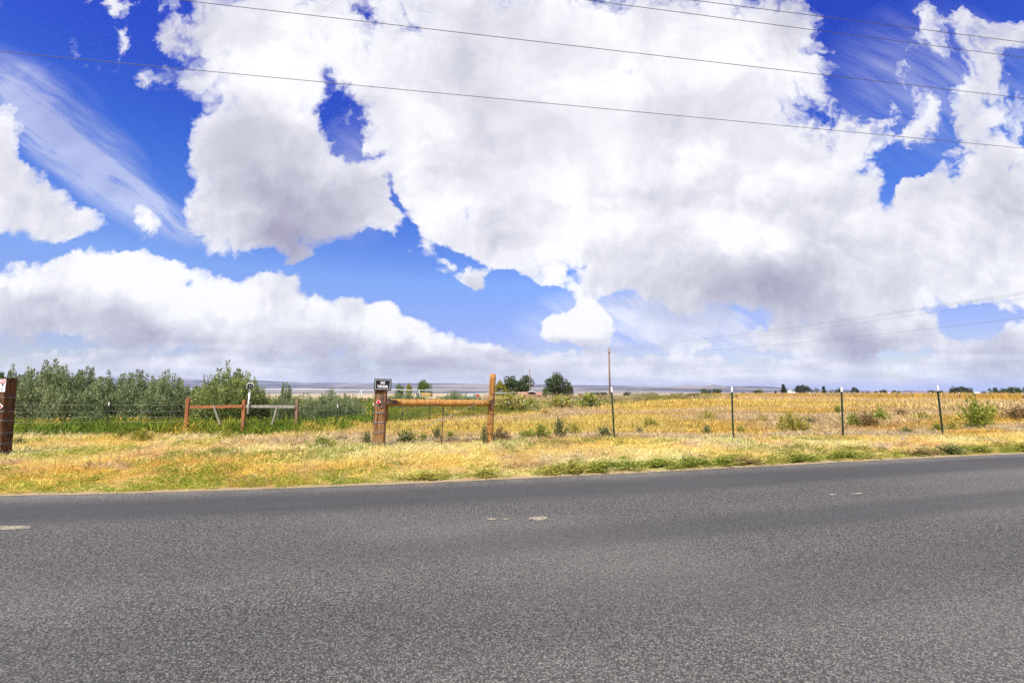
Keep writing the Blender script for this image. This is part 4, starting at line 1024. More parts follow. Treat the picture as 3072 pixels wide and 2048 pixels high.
# the far pasture
x, y = points(60000, 40.0, 175.0, 1.5)
ok = (y < fence3_left(x) + 1) & (x > -5) | (x > 62) & (y > 30); ok &= ~((x < 60) & (y > 150)); x, y = x[ok], y[ok]
a1, a2 = fnoise(x, y, 0.05, 71), fnoise(x * 0.3, y, 0.2, 72)
col = lerp(PINK, STRAW, (a1 - 0.42) * 5); col = lerp(col, YEL, (a2 - 0.52) * 5)
beyond = sstep(x, 62.5, 64.5); col = lerp(col, lerp(YEL, OCHRE, 0.4 + 0 * x) * 0.92, beyond * (0.75 + 0.5 * (a2 - 0.5)))
s = rng.uniform(0.7, 1.2, len(x)); finish('far_pasture_grass', 'far dry yellow pasture grass towards the horizon', x, y, col, s, 'far', s * (1.0 + 1.15 * beyond))

# the lush ditch and weeds behind the field fence
x, y = points(46000, 13.0, 80.0, 1.55)
yl = fence3_left(x); dl = y - yl
left = x < -6.8
ok = np.where(left, (y > 16.6 + 0.9 * (fnoise(x, y, 0.3, 81) - 0.5) * 4) & (y < 60), dl > 0.3); x, y, dl, left = x[ok], y[ok], dl[ok], left[ok]
a1, a2, a3 = fnoise(x, y, 0.22, 82), fnoise(x, y, 0.7, 83), fnoise(x, y, 0.08, 84)
col = lerp(DKGREEN, GREEN, (a1 - 0.2) * 3); col = lerp(col, LIME * np.array([0.85, 1.0, 0.8]), (a2 - 0.42) * 4 * np.where(left, 0.8, 0.9)); col = lerp(col, YEL, (a2 - 0.62) * 7)
mid = ~left
mcol = lerp(OLIVE, GREEN, (a1 - 0.35) * 3); mcol = lerp(mcol, PINK, (a3 - 0.50) * 7); mcol = lerp(mcol, YEL, (a2 - 0.56) * 6); mcol = lerp(mcol, STRAW, sstep(x, 10, 22) * 0.75 * (a1 < 0.62))
col = np.where(mid[:, None], mcol, col)
kinds = np.where(left, np.where(rng.uniform(0, 1, len(x)) < 0.3, 'green', 'field'), np.where(rng.uniform(0, 1, len(x)) < 0.55, 'field', 'brush'))
s = rng.uniform(0.7, 1.3, len(x)) * np.where(kinds == 'green', 2.2, np.where(kinds == 'brush', 0.5, 1.0)) 
hs = s * np.where(left, 1.08 + 0.9 * (a2 - 0.3), 0.75 + 0.95 * sstep(dl, 1, 12) * (0.25 + 1.4 * (a1 - 0.3))) * np.where(y > 45, 1.0, 1.0)
finish('ditch_weeds', 'green and olive weeds and grass along the ditch behind the field fence', x, y, col, s, kinds, hs)
# scrub and crop further off
x, y = points(26000, 55.0, 260.0, 1.5)
ok = (y > fence3_left(x) + 6) & (x < 60) & ~((x < -4) & (y < 60)); x, y = x[ok], y[ok]
a1, a2 = fnoise(x, y, 0.06, 91), fnoise(x, y, 0.2, 92)
crop = (x < 6) & (y > 62)
col = np.where(crop[:, None], lerp(np.array([0.15, 0.24, 0.03]), np.array([0.22, 0.28, 0.05]), a1), lerp(lerp(np.array([0.20, 0.21, 0.10]), OLIVE, a2), PINK, (a1 - 0.5) * 5))
kinds = np.where(crop, 'far', np.where(a2 > 0.5, 'brush', 'far')); s = rng.uniform(0.8, 1.3, len(x)) * np.where(kinds == 'brush', 1.5, 1.0)
finish('distant_scrub', 'grey green scrub and crop rows in the distance', x, y, col, s, kinds, s * np.where(crop, 0.75, 0.8))
# ------------------------------------------------------------------ shrubs, trees and single weeds
m_bark = paint('grey_bark', (0.14, 0.11, 0.08), 0.9, 0.3, 12)
m_willow = leafmat('silver_green_leaves', (0.042, 0.078, 0.018), (0.42, 0.48, 0.23), 0.2, 2.0)
m_willow2 = leafmat('fresh_green_leaves', (0.045, 0.085, 0.015), (0.42, 0.48, 0.15), 0.25, 2.0)
m_dark = leafmat('dark_green_leaves', (0.028, 0.050, 0.016), (0.105, 0.135, 0.045), 0.15, 0.4)
m_mid = leafmat('mid_green_leaves', (0.055, 0.095, 0.018), (0.18, 0.24, 0.05), 0.2, 0.4)
m_yellow = leafmat('yellowing_leaves', (0.075, 0.115, 0.015), (0.46, 0.38, 0.035), 0.2, 0.5)
m_blue = leafmat('dusky_leaves', (0.025, 0.036, 0.026), (0.085, 0.10, 0.065), 0.12, 0.3)
m_weed_g = leafmat('weed_green', (0.11, 0.16, 0.018), (0.40, 0.42, 0.07), 0.25, 6.0)
m_weed_o = leafmat('weed_olive', (0.18, 0.18, 0.025), (0.50, 0.44, 0.08), 0.25, 6.0)
m_weed_d = leafmat('weed_dark', (0.06, 0.085, 0.022), (0.26, 0.27, 0.10), 0.2, 6.0)
m_weed_r = leafmat('weed_rust', (0.12, 0.07, 0.03), (0.32, 0.22, 0.08), 0.2, 6.0)
m_straw_mound = leafmat('straw_mound', (0.50, 0.33, 0.08), (0.68, 0.50, 0.18), 0.2, 3.0)

def leaves_np(r, P, Dv, L, Wd):
    """one diamond leaf at each point P, along Dv"""
    n = len(P); Dv = Dv / (np.linalg.norm(Dv, axis=1, keepdims=True) + 1e-9)
    S_ = np.cross(Dv, r.normal(size=(n, 3))); S_ /= np.linalg.norm(S_, axis=1, keepdims=True) + 1e-9
    L = np.asarray(L)[:, None]; Wd = np.asarray(Wd)[:, None]
    V = np.stack([P, P + Dv * L * 0.45 + S_ * Wd / 2, P + Dv * L, P + Dv * L * 0.45 - S_ * Wd / 2], 1).reshape(-1, 3)
    return V, np.arange(4 * n).reshape(n, 4)

def willow_meshes(seed, h, r0, mat_, nshoot=46, lpm=75, leaf=0.085, name='foliage'):
    """many whippy upright shoots, leaves all along them"""
    r = np.random.default_rng(seed); st = MB(); P, Dv, L, T = [], [], [], []
    for k in range(nshoot):
        a = r.uniform(0, 2 * np.pi); q = np.sqrt(r.uniform(0, 1)); hh = h * (1.0 - 0.42 * q ** 1.6) * r.uniform(0.70, 1.05); out_ = r0 * q * r.uniform(0.85, 1.15)
        base = np.array([np.cos(a), np.sin(a), 0]) * min(0.3, out_ * 0.4); tipp = np.array([np.cos(a) * out_, np.sin(a) * out_, hh])
        ctrl = np.array([np.cos(a) * out_ * 0.95, np.sin(a) * out_ * 0.95, hh * 0.45]); pts = []
        for i in range(9):
            f = i / 8; pts.append((1 - f) ** 2 * base + 2 * f * (1 - f) * ctrl + f * f * tipp + r.normal(size=3) * 0.03 * h * 0.2)
        st.tube(pts, [0.022 * (1 - 0.85 * i / 8) * h / 3 for i in range(9)], 4, False)
        pts = np.array(pts); nl = int(lpm * hh)
        f = r.uniform(0.12, 1.0, nl) * 8; i0 = np.minimum(f.astype(int), 7); fr_ = (f - i0)[:, None]
        p = pts[i0] * (1 - fr_) + pts[i0 + 1] * fr_; tang = pts[i0 + 1] - pts[i0]; tang /= np.linalg.norm(tang, axis=1, keepdims=True)
        tw = r.normal(size=(nl, 3)); tw -= tang * (tw * tang).sum(1, keepdims=True); tw /= np.linalg.norm(tw, axis=1, keepdims=True)
        spread = (0.05 + 0.50 * r.uniform(0, 1, nl) ** 1.5 * (1 - (f / 8) ** 1.3)) * h / 3
        P.append(p + tw * spread[:, None]); Dv.append(tang * 0.9 + tw * 0.7 + r.normal(size=(nl, 3)) * 0.35); L.append(r.uniform(0.6, 1.3, nl) * leaf); T.append(np.clip(r.uniform(0, 1) * 0.6 + r.uniform(0, 0.4, nl), 0, 1))
    for k in range(34):                                          # leafy side sprays that fill the body between the shoots
        a = r.uniform(0, 2 * np.pi); q = np.sqrt(r.uniform(0.1, 1)); c = np.array([np.cos(a) * r0 * q * 0.95, np.sin(a) * r0 * q * 0.95, h * r.uniform(0.08, 0.74) * (1.05 - 0.45 * q ** 2)]); nl = 150
        v = r.normal(size=(nl, 3)); P.append(c + v * np.array([0.2, 0.2, 0.17]) * h / 3); Dv.append(v + np.array([0, 0, 0.8])); L.append(r.uniform(0.6, 1.3, nl) * leaf); T.append(np.clip(r.uniform(0, .6) + r.uniform(0, .4, nl), 0, 1))
    P, Dv, L, T = np.concatenate(P), np.concatenate(Dv), np.concatenate(L), np.concatenate(T); P[:, 2] = np.maximum(P[:, 2], 0.05)
    V, F = leaves_np(r, P, Dv, L, L * 0.5)
    return mesh_np(name, V, F, mat_, tone=T), st.make('stems', m_bark)
def tree_meshes(seed, h, w_, mat_, crown0=0.18, lobes=26, leaves=3400, leaf=0.42, conical=False, sparse=1.0):
    """trunk, limbs out to leafy clumps that fill an uneven crown"""
    r = np.random.default_rng(seed); st = MB(); tr = 0.028 * h
    st.tube([(0, 0, -0.4), (0, 0, h * 0.2), (r.normal() * .02 * h, 0, h * 0.5)], [tr * 1.25, tr, tr * 0.6], 8, False)
    P, Dv, T = [], [], []
    for k in range(lobes):
        if conical:
            f = (k + 0.5) / lobes; z = h * (0.06 + 0.92 * f); rad = w_ / 2 * (1 - f) ** 0.75 * r.uniform(0.75, 1.05); a = r.uniform(0, 6.28); c = np.array([np.cos(a) * rad * 0.5, np.sin(a) * rad * 0.5, z]); lr = max(rad * 0.75, 0.05 * h); lz = lr * 0.75
        else:
            v = r.normal(size=3); v /= np.linalg.norm(v); q = r.uniform(0.35, 1.0) ** 0.5
            zc = h * (crown0 + (1 - crown0) * 0.5); c = np.array([v[0] * w_ * 0.40 * q, v[1] * w_ * 0.40 * q, zc + v[2] * h * (1 - crown0) * 0.41 * q]); lr = w_ * r.uniform(0.10, 0.19); lz = lr * r.uniform(0.7, 1.0)
            if c[2] < h * crown0: c[2] = h * crown0 + abs(r.normal()) * 0.1 * h
        j = np.array([0, 0, min(h * 0.5, c[2] * 0.55)]); mid = (j + c) / 2 + r.normal(size=3) * 0.02 * h
        st.tube([j, mid, c], [tr * 0.4, tr * 0.25, tr * 0.08], 5, False)
        n = int(leaves / lobes * sparse); v = r.normal(size=(n, 3)); v /= np.linalg.norm(v, axis=1, keepdims=True)
        q = r.uniform(0.2, 1.0, n)[:, None] ** 0.45; P.append(c + v * q * np.array([lr, lr, lz])); Dv.append(v * 0.7 + r.normal(size=(n, 3)) * 0.6); T.append(np.clip(r.uniform(0, .5) + r.uniform(0, 0.5, n), 0, 1))
    P, Dv, T = np.concatenate(P), np.concatenate(Dv), np.concatenate(T); n = len(P)
    V, F = leaves_np(r, P, Dv, r.uniform(0.6, 1.3, n) * leaf, r.uniform(0.5, 0.9, n) * leaf)
    return mesh_np('crown', V, F, mat_, tone=T), st.make('trunk', m_bark)
def weed_mesh(seed, mat_, nst=46, up=0.9):
    """a bushy weed one metre tall and wide, stems from one root"""
    r = np.random.default_rng(seed); P, Dv, L, T = [], [], [], []; V0, F0 = [], []
    for k in range(nst):
        a = r.uniform(0, 6.283); e = r.uniform(0.12, 1.5); q = r.uniform(0.75, 1.05); tip_ = np.array([np.cos(a) * np.cos(e) * 0.56, np.sin(a) * np.cos(e) * 0.56, (0.25 + 0.75 * np.sin(e)) * (0.85 + 0.15 * r.uniform())]) * q
        hh = np.linalg.norm(tip_); d_ = tip_ / hh; s_ = np.cross(d_, (0, 0, 1.0)) + 1e-3; s_ /= np.linalg.norm(s_)
        b = len(V0); V0 += [-s_ * .006, s_ * .006, d_ * hh + s_ * .002, d_ * hh - s_ * .002]; F0.append((b, b + 1, b + 2, b + 3))
        nl = 26; f = r.uniform(0.15, 1.0, nl)[:, None]; p = d_ * hh * f + r.normal(size=(nl, 3)) * 0.035; p[:, 2] = np.maximum(p[:, 2], 0.01)
        P.append(p); Dv.append(d_ + r.normal(size=(nl, 3)) * 0.6); L.append(r.uniform(0.06, 0.15, nl)); T.append(np.clip(r.uniform(0, .6) + r.uniform(0, .4, nl), 0, 1))
    V, F = leaves_np(r, np.concatenate(P), np.concatenate(Dv), np.concatenate(L), np.concatenate(L) * 0.36)
    V = np.concatenate([V, np.array(V0)]); F = np.concatenate([F, np.array(F0) + len(V) - len(V0)]); T = np.concatenate(T + [np.full(len(F0), .3)])
    return mesh_np('weed', V, F, mat_, tone=T)

# --- the willow-like row behind the drive fence
WM = [willow_meshes(300 + q, 3.0, 1.35, m_willow, 70, 125, 0.105) for q in range(3)] + [willow_meshes(310 + q, 3.0, 1.75, m_willow2, 90, 120, 0.10) for q in range(2)] + [willow_meshes(320 + q, 3.0, 2.6, m_willow, 90, 95, 0.12) for q in range(2)]
WP = []
def shrub(label, u_, vt, Y, var, wpx, group='silvery shrubs along the ditch', name='willow_shrub', cat='shrub'):
    X = (u_ - 512) / FPX * Y; zb = float(ground_z(X, Y)) - 0.05; H_ = at(u_, vt, Y).z - zb; base_r = (1.35, 1.35, 1.35, 1.75, 1.75, 2.6, 2.6)[var]
    sx = wpx * Y / FPX / (2 * base_r)
    o = thing(name, label, cat, (X, Y, zb), group, rng.uniform(0, 6.28), (sx, sx, H_ / 3.0))
    link('foliage', WM[var][0], o); link('stems', WM[var][1], o); return o
for row in [
    ('silvery shrub at the left frame edge behind the dark tie post', -14, 357, 22.0, 1, 42),
    ('silvery shrub just right of the warning sign post', 17, 363, 22.6, 0, 40),
    ('tallest silvery shrub of the left row with two dark peaks', 48, 356.5, 22.2, 2, 48),
    ('short silvery shrub right of the tallest one in the row', 70, 364, 22.0, 0, 40),
    ('silvery shrub with a thin peak above the white tipped post', 88, 367.5, 22.8, 1, 38),
    ('dense silvery shrub behind the white tipped post in the green grass', 106, 370.0, 22.2, 0, 40),
    ('slim peaked silvery shrub, fourth from the orange brace post', 122, 371.0, 22.8, 2, 36),
    ('wispy silvery shrub, third from the orange brace post', 138, 370.5, 22.2, 1, 38),
    ('low topped silvery shrub, second from the orange brace post', 153, 373, 22.6, 0, 34),
    ('peaked silvery shrub at the row end beside the orange brace post', 169, 368, 22.0, 2, 40),
    ('low dark silvery shrub touching the orange brace post', 184, 380, 22.0, 0, 26),
    ('smaller green shrub with thin tips left of the big green bush', 208, 376, 21.4, 3, 32),
    ('big rounded green bush behind the orange rail with many upright shoots', 232, 360.0, 21.2, 4, 62),
    ('green shrub leaning out behind the white hooded box', 252, 374.5, 21.6, 3, 26),
    ('dark upright shrub between the grey rail end post and the green field', 287, 382.5, 21.8, 1, 22),
    ('grey green shrub behind the brown end post of the low brace', 306, 391.5, 23.0, 5, 36),
    ('broad rounded sage coloured shrub left of the no trespassing sign', 334, 388.0, 24.0, 6, 48),
    ('small sage shrub at the right shoulder of the broad sage one', 354, 393, 25.0, 5, 26),
    ('pale seedy shrub below the white hooded box', 268, 392.5, 22.0, 4, 24),
]: shrub(*row)
for row in [
    ('silvery bush behind the rail just right of the no trespassing sign', 404, 389.5, 40.0, 5, 32),
    ('silvery bush behind the middle of the log rail', 456, 390.0, 42.0, 6, 40),
    ('low silvery bush behind the rail left of the straw stack', 416, 392.5, 41.0, 5, 24),
    ('small grey bush behind the right part of the log rail', 475, 393.5, 44.0, 6, 24),
]: shrub(*row, group='silvery bushes beyond the log brace')

# --- trees
TM = {}
def tm(kind, q):
    if (kind, q) not in TM:
        s_ = 400 + 17 * q + sum(map(ord, kind))
        TM[kind, q] = {'round': lambda: tree_meshes(s_, 10, 10, m_dark, 0.12, 34, 5200, 0.5), 'tall': lambda: tree_meshes(s_, 10, 9, m_dark, 0.10, 40, 5200, 0.5), 'bright': lambda: tree_meshes(s_, 10, 10, m_mid, 0.05, 30, 4200, 0.5),
                       'yellow': lambda: tree_meshes(s_, 10, 10, m_yellow, 0.04, 30, 4200, 0.55), 'fir': lambda: tree_meshes(s_, 10, 5, m_blue, 0.05, 26, 2400, 0.55, True), 'far': lambda: tree_meshes(s_, 10, 10, m_blue, 0.12, 22, 1700, 0.75), 'bare': lambda: tree_meshes(s_, 10, 8, m_blue, 0.2, 24, 700, 0.5, False, 0.6),
                       'fargreen': lambda: tree_meshes(s_, 10, 11, m_dark, 0.03, 24, 1900, 0.75)}[kind]()
    return TM[kind, q]
def tree(label, u_, vt, wpx, Y, kind, q=0, group='distant trees', vb=None):
    X = (u_ - 512) / FPX * Y; zb = float(ground_z(X, Y)); H_ = at(u_, vt, Y).z - zb
    base_w = {'tall': 9, 'fir': 5, 'bare': 8, 'fargreen': 11}.get(kind, 10)
    sx = wpx * Y / FPX / base_w
    o = thing('conifer_tree' if kind == 'fir' else 'leafy_tree', label, 'tree', (X, Y, zb), group, rng.uniform(0, 6.28), (sx, sx, H_ / 10.0))
    c, s_ = tm(kind, q); link('crown', c, o); link('trunk', s_, o); return o
G1 = 'trees around the farmhouse'
tree('large dark tree left of the far power pole behind the house', 510.5, 374.8, 18, 205, 'tall', 0, G1)
tree('tallest dark tree directly behind the far power pole', 524.5, 371.5, 19, 210, 'tall', 1, G1)
tree('yellow green tree touching the right side of the honey log post', 500.5, 379.8, 14, 190, 'yellow', 0, G1)
tree('wide round dark tree standing alone right of the house', 558.5, 373.0, 28, 200, 'round', 0, G1)
tree('small bright green tree at the left foot of the round dark tree', 544.5, 387.5, 9, 195, 'bright', 0, G1)
tree('dark low growth at the right foot of the round dark tree', 568, 384, 11, 204, 'round', 1, G1)
tree('small green tree nearest the no trespassing sign', 400.3, 382.2, 9.5, 150, 'bright', 1, 'small trees beyond the log rail')
tree('slim green tree between two others above the log rail', 409.8, 381.8, 7, 150, 'yellow', 1, 'small trees beyond the log rail')
tree('round bright green tree above the middle of the log rail', 424.6, 378.3, 16.5, 150, 'bright', 2, 'small trees beyond the log rail')
G2 = 'scattered trees along the right horizon'
for i, row in enumerate([
    ('low dark clump of trees left of the lone power pole', 594, 390.4, 13, 330, 'fargreen', 0), ('low dark tree touching the lone power pole on its left', 603, 390.8, 9, 335, 'fargreen', 1), ('low tree just right of the first green steel post', 626.5, 390.3, 9, 340, 'fargreen', 2),
    ('left one of two broad green trees above the silver field gate', 705, 387.3, 13, 300, 'fargreen', 0), ('right one of two broad green trees above the silver field gate', 715, 387.5, 12, 305, 'fargreen', 1), ('tiny shrubby tree right of the second green steel post', 741.5, 391.0, 5, 300, 'fargreen', 2),
    ('broad dark tree between the second steel post and the conifer', 757.5, 388.4, 12.5, 320, 'fargreen', 1), ('small pointed tree left of the tall conifer', 774, 390.6, 4.5, 300, 'fir', 0), ('tall dark conifer standing alone on the right horizon', 782, 383.8, 8.0, 300, 'fir', 1),
    ('loose left hand tree of the big pair right of the conifer', 797, 384.6, 8, 300, 'far', 1), ('biggest dark tree of the right horizon beside white sheds', 803, 383.8, 12, 302, 'far', 0), ('thin bare tree right of the biggest horizon tree', 809.5, 386.8, 4, 300, 'bare', 0),
    ('half bare tree second right of the biggest horizon tree', 814.5, 386.2, 6.5, 300, 'bare', 1), ('spiky dark tree left of the third steel post', 822, 385.8, 6.5, 300, 'fir', 0), ('pale bare tree left of the third steel post', 830.0, 388.2, 5, 300, 'bare', 0),
    ('rounded dark tree touching the third steel post', 837, 387.5, 8.5, 300, 'far', 2), ('brownish loose tree just right of the third steel post', 845.5, 388.0, 7, 300, 'bare', 1), ('dark leaning tree second right of the third steel post', 853, 386.3, 7.5, 300, 'far', 1),
    ('tiny round tree in the gap after the leaning tree', 860, 390.6, 4, 300, 'far', 0), ('tiny pale tree in the gap, second after the leaning tree', 865.5, 390.3, 4.5, 300, 'far', 2), ('small dark tree left of the palm shaped one', 873.5, 390.2, 5, 300, 'far', 1),
    ('palm shaped dark green tree left of the white roof', 881.5, 388.6, 7, 300, 'far', 0), ('dense dark tree right of the white roof', 894, 389.0, 9.5, 300, 'fargreen', 0), ('lone tiny tree against the blue hill', 909, 390.8, 3.6, 300, 'far', 2),
    ('dark tree left of the fourth steel post', 928.5, 388.8, 8.5, 280, 'fargreen', 1), ('dim tree just behind the fourth steel post', 937, 389.8, 7, 285, 'far', 1), ('left tree of the dark grove past the fourth steel post', 950.5, 386.2, 9, 260, 'far', 2),
    ('middle tree of the dark grove past the fourth steel post', 957.8, 385.2, 11, 262, 'far', 0), ('right tree of the dark grove past the fourth steel post', 965, 386.6, 10, 258, 'far', 1), ('tiny dark tree between the two right hand groves', 980.5, 390.5, 6, 270, 'far', 2),
    ('first tree of the green grove at the right edge', 991.5, 386.0, 10, 240, 'fargreen', 2), ('second tree of the green grove at the right edge', 1001, 387.0, 10, 245, 'fargreen', 0), ('third tree of the green grove at the right edge', 1010, 385.0, 13, 240, 'fargreen', 1),
    ('last tree of the green grove, cut by the right edge', 1022, 385.3, 13, 238, 'fargreen', 2)]):
    lab, u_, vt, wp, Y, kind, q = row; tree(lab, u_, vt, wp, Y, kind, q, G2)

# --- single weeds
WD = {}
def weed(label, u_, vb, wpx, hpx, Y, mat_, cat='weed', name='weed_clump', group='weeds along the fence'):
    key = (mat_.name, int(rng.integers(0, 2)))
    if key not in WD: WD[key] = weed_mesh(500 + 7 * len(WD), mat_, 46 if mat_ is not m_straw_mound else 80)
    X = (u_ - 512) / FPX * Y; zb = float(ground_z(X, Y)); w_ = wpx * Y / FPX; h_ = hpx * Y / FPX
    o = link(name, WD[key], None, (X, Y, zb)); o.rotation_euler = (0, 0, rng.uniform(0, 6.28)); cl = group.startswith('clumps'); k3 = 1.5 if cl else 1.2; o.scale = (w_ * k3, min(w_ * k3, 0.5) if cl else w_ * k3, h_ * (0.95 if cl else 1.4)); o.rotation_euler[2] = 0.2 + 3.14 * (int(u_) % 2) if cl else o.rotation_euler[2]
    if cl: o.location.y = float(edge_y(X)) + 0.22; o.location.z = float(ground_z(X, o.location.y))
    return tag(o, label, cat, group)
def yb(v, z=0.0): return at_z(512, v, z).y
for lab, u_, vb, wp, hp, mat_ in [
    ('low green weed right of the brown tie post under the brace wire', 408.5, 445.5, 20, 13, m_weed_g), ('small green weed left of the thin fence stay', 425, 444, 14, 9, m_weed_g), ('upright dark weed at the foot of the thin fence stay', 438.5, 443.5, 10, 13, m_weed_d),
    ('leafy weed between the fence stay and the log post', 451.5, 442.5, 15, 9, m_weed_g), ('dry dark weed at the left foot of the brown tie post', 369, 448, 9, 12, m_weed_d), ('dark weed hugging the left foot of the log post', 484.3, 447, 7, 15, m_weed_d),
    ('brownish weed right of the log post foot', 500.5, 444.5, 15, 12, m_weed_r), ('bright leafy weed second right of the log post', 527, 442, 20, 9, m_weed_g), ('bright green bushy weed third right of the log post', 541, 443, 18, 14, m_weed_g),
    ('tall dusty sage weed midway between the log and the first steel post', 559.5, 442, 15, 18, m_weed_d), ('yellow green weed left of the first steel post', 574, 437.5, 16, 13, m_weed_o), ('dark low weed at the left foot of the first steel post', 603, 441, 18, 11, m_weed_d),
    ('pale yellow weed in the pasture right of the first steel post', 648, 423.5, 15, 13, m_weed_o), ('small dark weed low in the pasture right of the first steel post', 638, 432, 10, 10, m_weed_d), ('olive weed in tan grass left of the second steel post', 705, 417.5, 18, 10, m_weed_o),
    ('grey green weed left of the second steel post foot', 704, 432.5, 13, 11, m_weed_d), ('weed just right of the second steel post foot', 738.5, 431, 12, 11, m_weed_o), ('spreading olive weed between second and third steel posts', 758, 420, 14, 9, m_weed_o),
    ('largest olive weed, between the second and third steel posts', 789, 427.5, 24, 20, m_weed_o), ('dark weed low at the right of the largest olive weed', 806, 422, 14, 9, m_weed_d), ('upright green weed left of the third steel post', 834, 416, 12, 10, m_weed_g),
    ('rust brown weed right of the third steel post', 861.5, 424.5, 20, 15, m_weed_r), ('bright green weed beside the rust brown one', 875.5, 422.5, 15, 14, m_weed_g), ('olive weed touching the third steel post on its right', 848.5, 424, 14, 13, m_weed_g),
    ('brown bushy weed between the third and fourth steel posts', 896.5, 420, 14, 10, m_weed_r), ('low dark weed between the third and fourth steel posts', 899, 430.5, 14, 7, m_weed_d), ('green weed right of the brown bushy one', 916, 422.5, 14, 11, m_weed_o), ('low leafy weed at the left foot of the fourth steel post', 931, 430.5, 14, 9, m_weed_g), ('leafy weed at the right foot of the fourth steel post', 946, 429.5, 14, 9, m_weed_o),
    ('largest bright green weed, right of the fourth steel post', 970.5, 429, 24, 25, m_weed_g), ('olive weed behind the largest bright green one', 986, 420, 18, 12, m_weed_o), ('grey dry weed at the right frame edge', 1012, 424, 22, 13, m_weed_r)]:
    weed(lab, u_, vb, wp, hp, yb(vb), mat_)
for lab, u_, vb, wp, hp, mat_ in [
    ('green weed in the straw beside the drive, left of centre', 148, 442.5, 20, 10, m_weed_o), ('small green weed left of its larger neighbour in the drive straw', 127, 440, 13, 9, m_weed_g), ('weed below the orange end of the low brace', 232, 437, 18, 9, m_weed_o), ('green weed cluster in the straw left of the tie post', 326.5, 452.5, 24, 11, m_weed_g),
    ('tiny dark weed above the cluster left of the tie post', 343, 446, 12, 7, m_weed_d), ('yellow green patch of weed low in the verge left of centre', 225, 459, 30, 7, m_weed_g), ('dark weed at the foot of the left tie post', 12, 455.5, 12, 10, m_weed_d), ('small weed right of the left tie post', 28, 448.5, 12, 7, m_weed_d)]:
    weed(lab, u_, vb, wp, hp, yb(vb), mat_, group='weeds in the drive')
for lab, u_, vb, wp, hp, mat_ in [
    ('yellow green clump at the asphalt edge below the tie post', 423, 481.5, 42, 10, m_weed_o), ('small clump at the asphalt edge below the log post', 487, 476.5, 30, 10, m_weed_o), ('low clump at the asphalt edge left of the long green fringe', 553, 474.5, 30, 10, m_weed_o), ('first clump of the long green fringe by the asphalt', 572, 472.5, 28, 14, m_weed_o),
    ('second clump of the long green fringe by the asphalt', 598, 473, 34, 13, m_weed_g), ('third clump of the long green fringe by the asphalt', 629, 471.5, 36, 12, m_weed_g), ('fourth clump of the long green fringe by the asphalt', 661, 469.5, 34, 13, m_weed_g), ('fifth clump of the long green fringe by the asphalt', 690, 467.5, 30, 13, m_weed_g), ('last clump of the long green fringe by the asphalt', 718, 465.5, 28, 11, m_weed_g),
    ('dry brown clump right of the long green fringe', 740, 465, 26, 9, m_weed_r), ('olive clump between the fringe and the darkest green clump', 782, 458.5, 30, 10, m_weed_g), ('darkest green clump lying at the asphalt edge', 843, 459.5, 42, 11, m_weed_g), ('brown grey clump third from the right at the asphalt edge', 917, 455.5, 30, 9, m_weed_r),
    ('dark grey green clump second from the right at the asphalt edge', 949, 454.5, 26, 11, m_weed_d), ('green clump rightmost at the asphalt edge', 975, 453, 20, 10, m_weed_g), ('straggly olive clump cut by the right frame edge', 1012, 450.5, 34, 10, m_weed_o)]:
    weed(lab, u_, vb, wp, hp, yb(vb), mat_, group='clumps at the asphalt edge')
weed('big golden mound of brush in the weeds below the round dark tree', 557, 405, 30, 14, 42, m_weed_o, 'bush', 'brush_mound', 'brush mounds'); weed('small straw coloured mound in the weeds right of the log post', 544.5, 411, 11, 8, 30, m_straw_mound, 'bush', 'brush_mound', 'brush mounds')
weed('wide dark green mound of brush left of the first steel post', 588, 408, 34, 13, 44, m_weed_g, 'bush', 'brush_mound', 'brush mounds'); weed('rusty olive mound of brush just right of the log post', 508, 410, 34, 18, 36, m_weed_o, 'bush', 'brush_mound', 'brush mounds')
weed('green mound of brush under the house roof', 530, 407, 28, 11, 40, m_weed_g, 'bush', 'brush_mound', 'brush mounds')

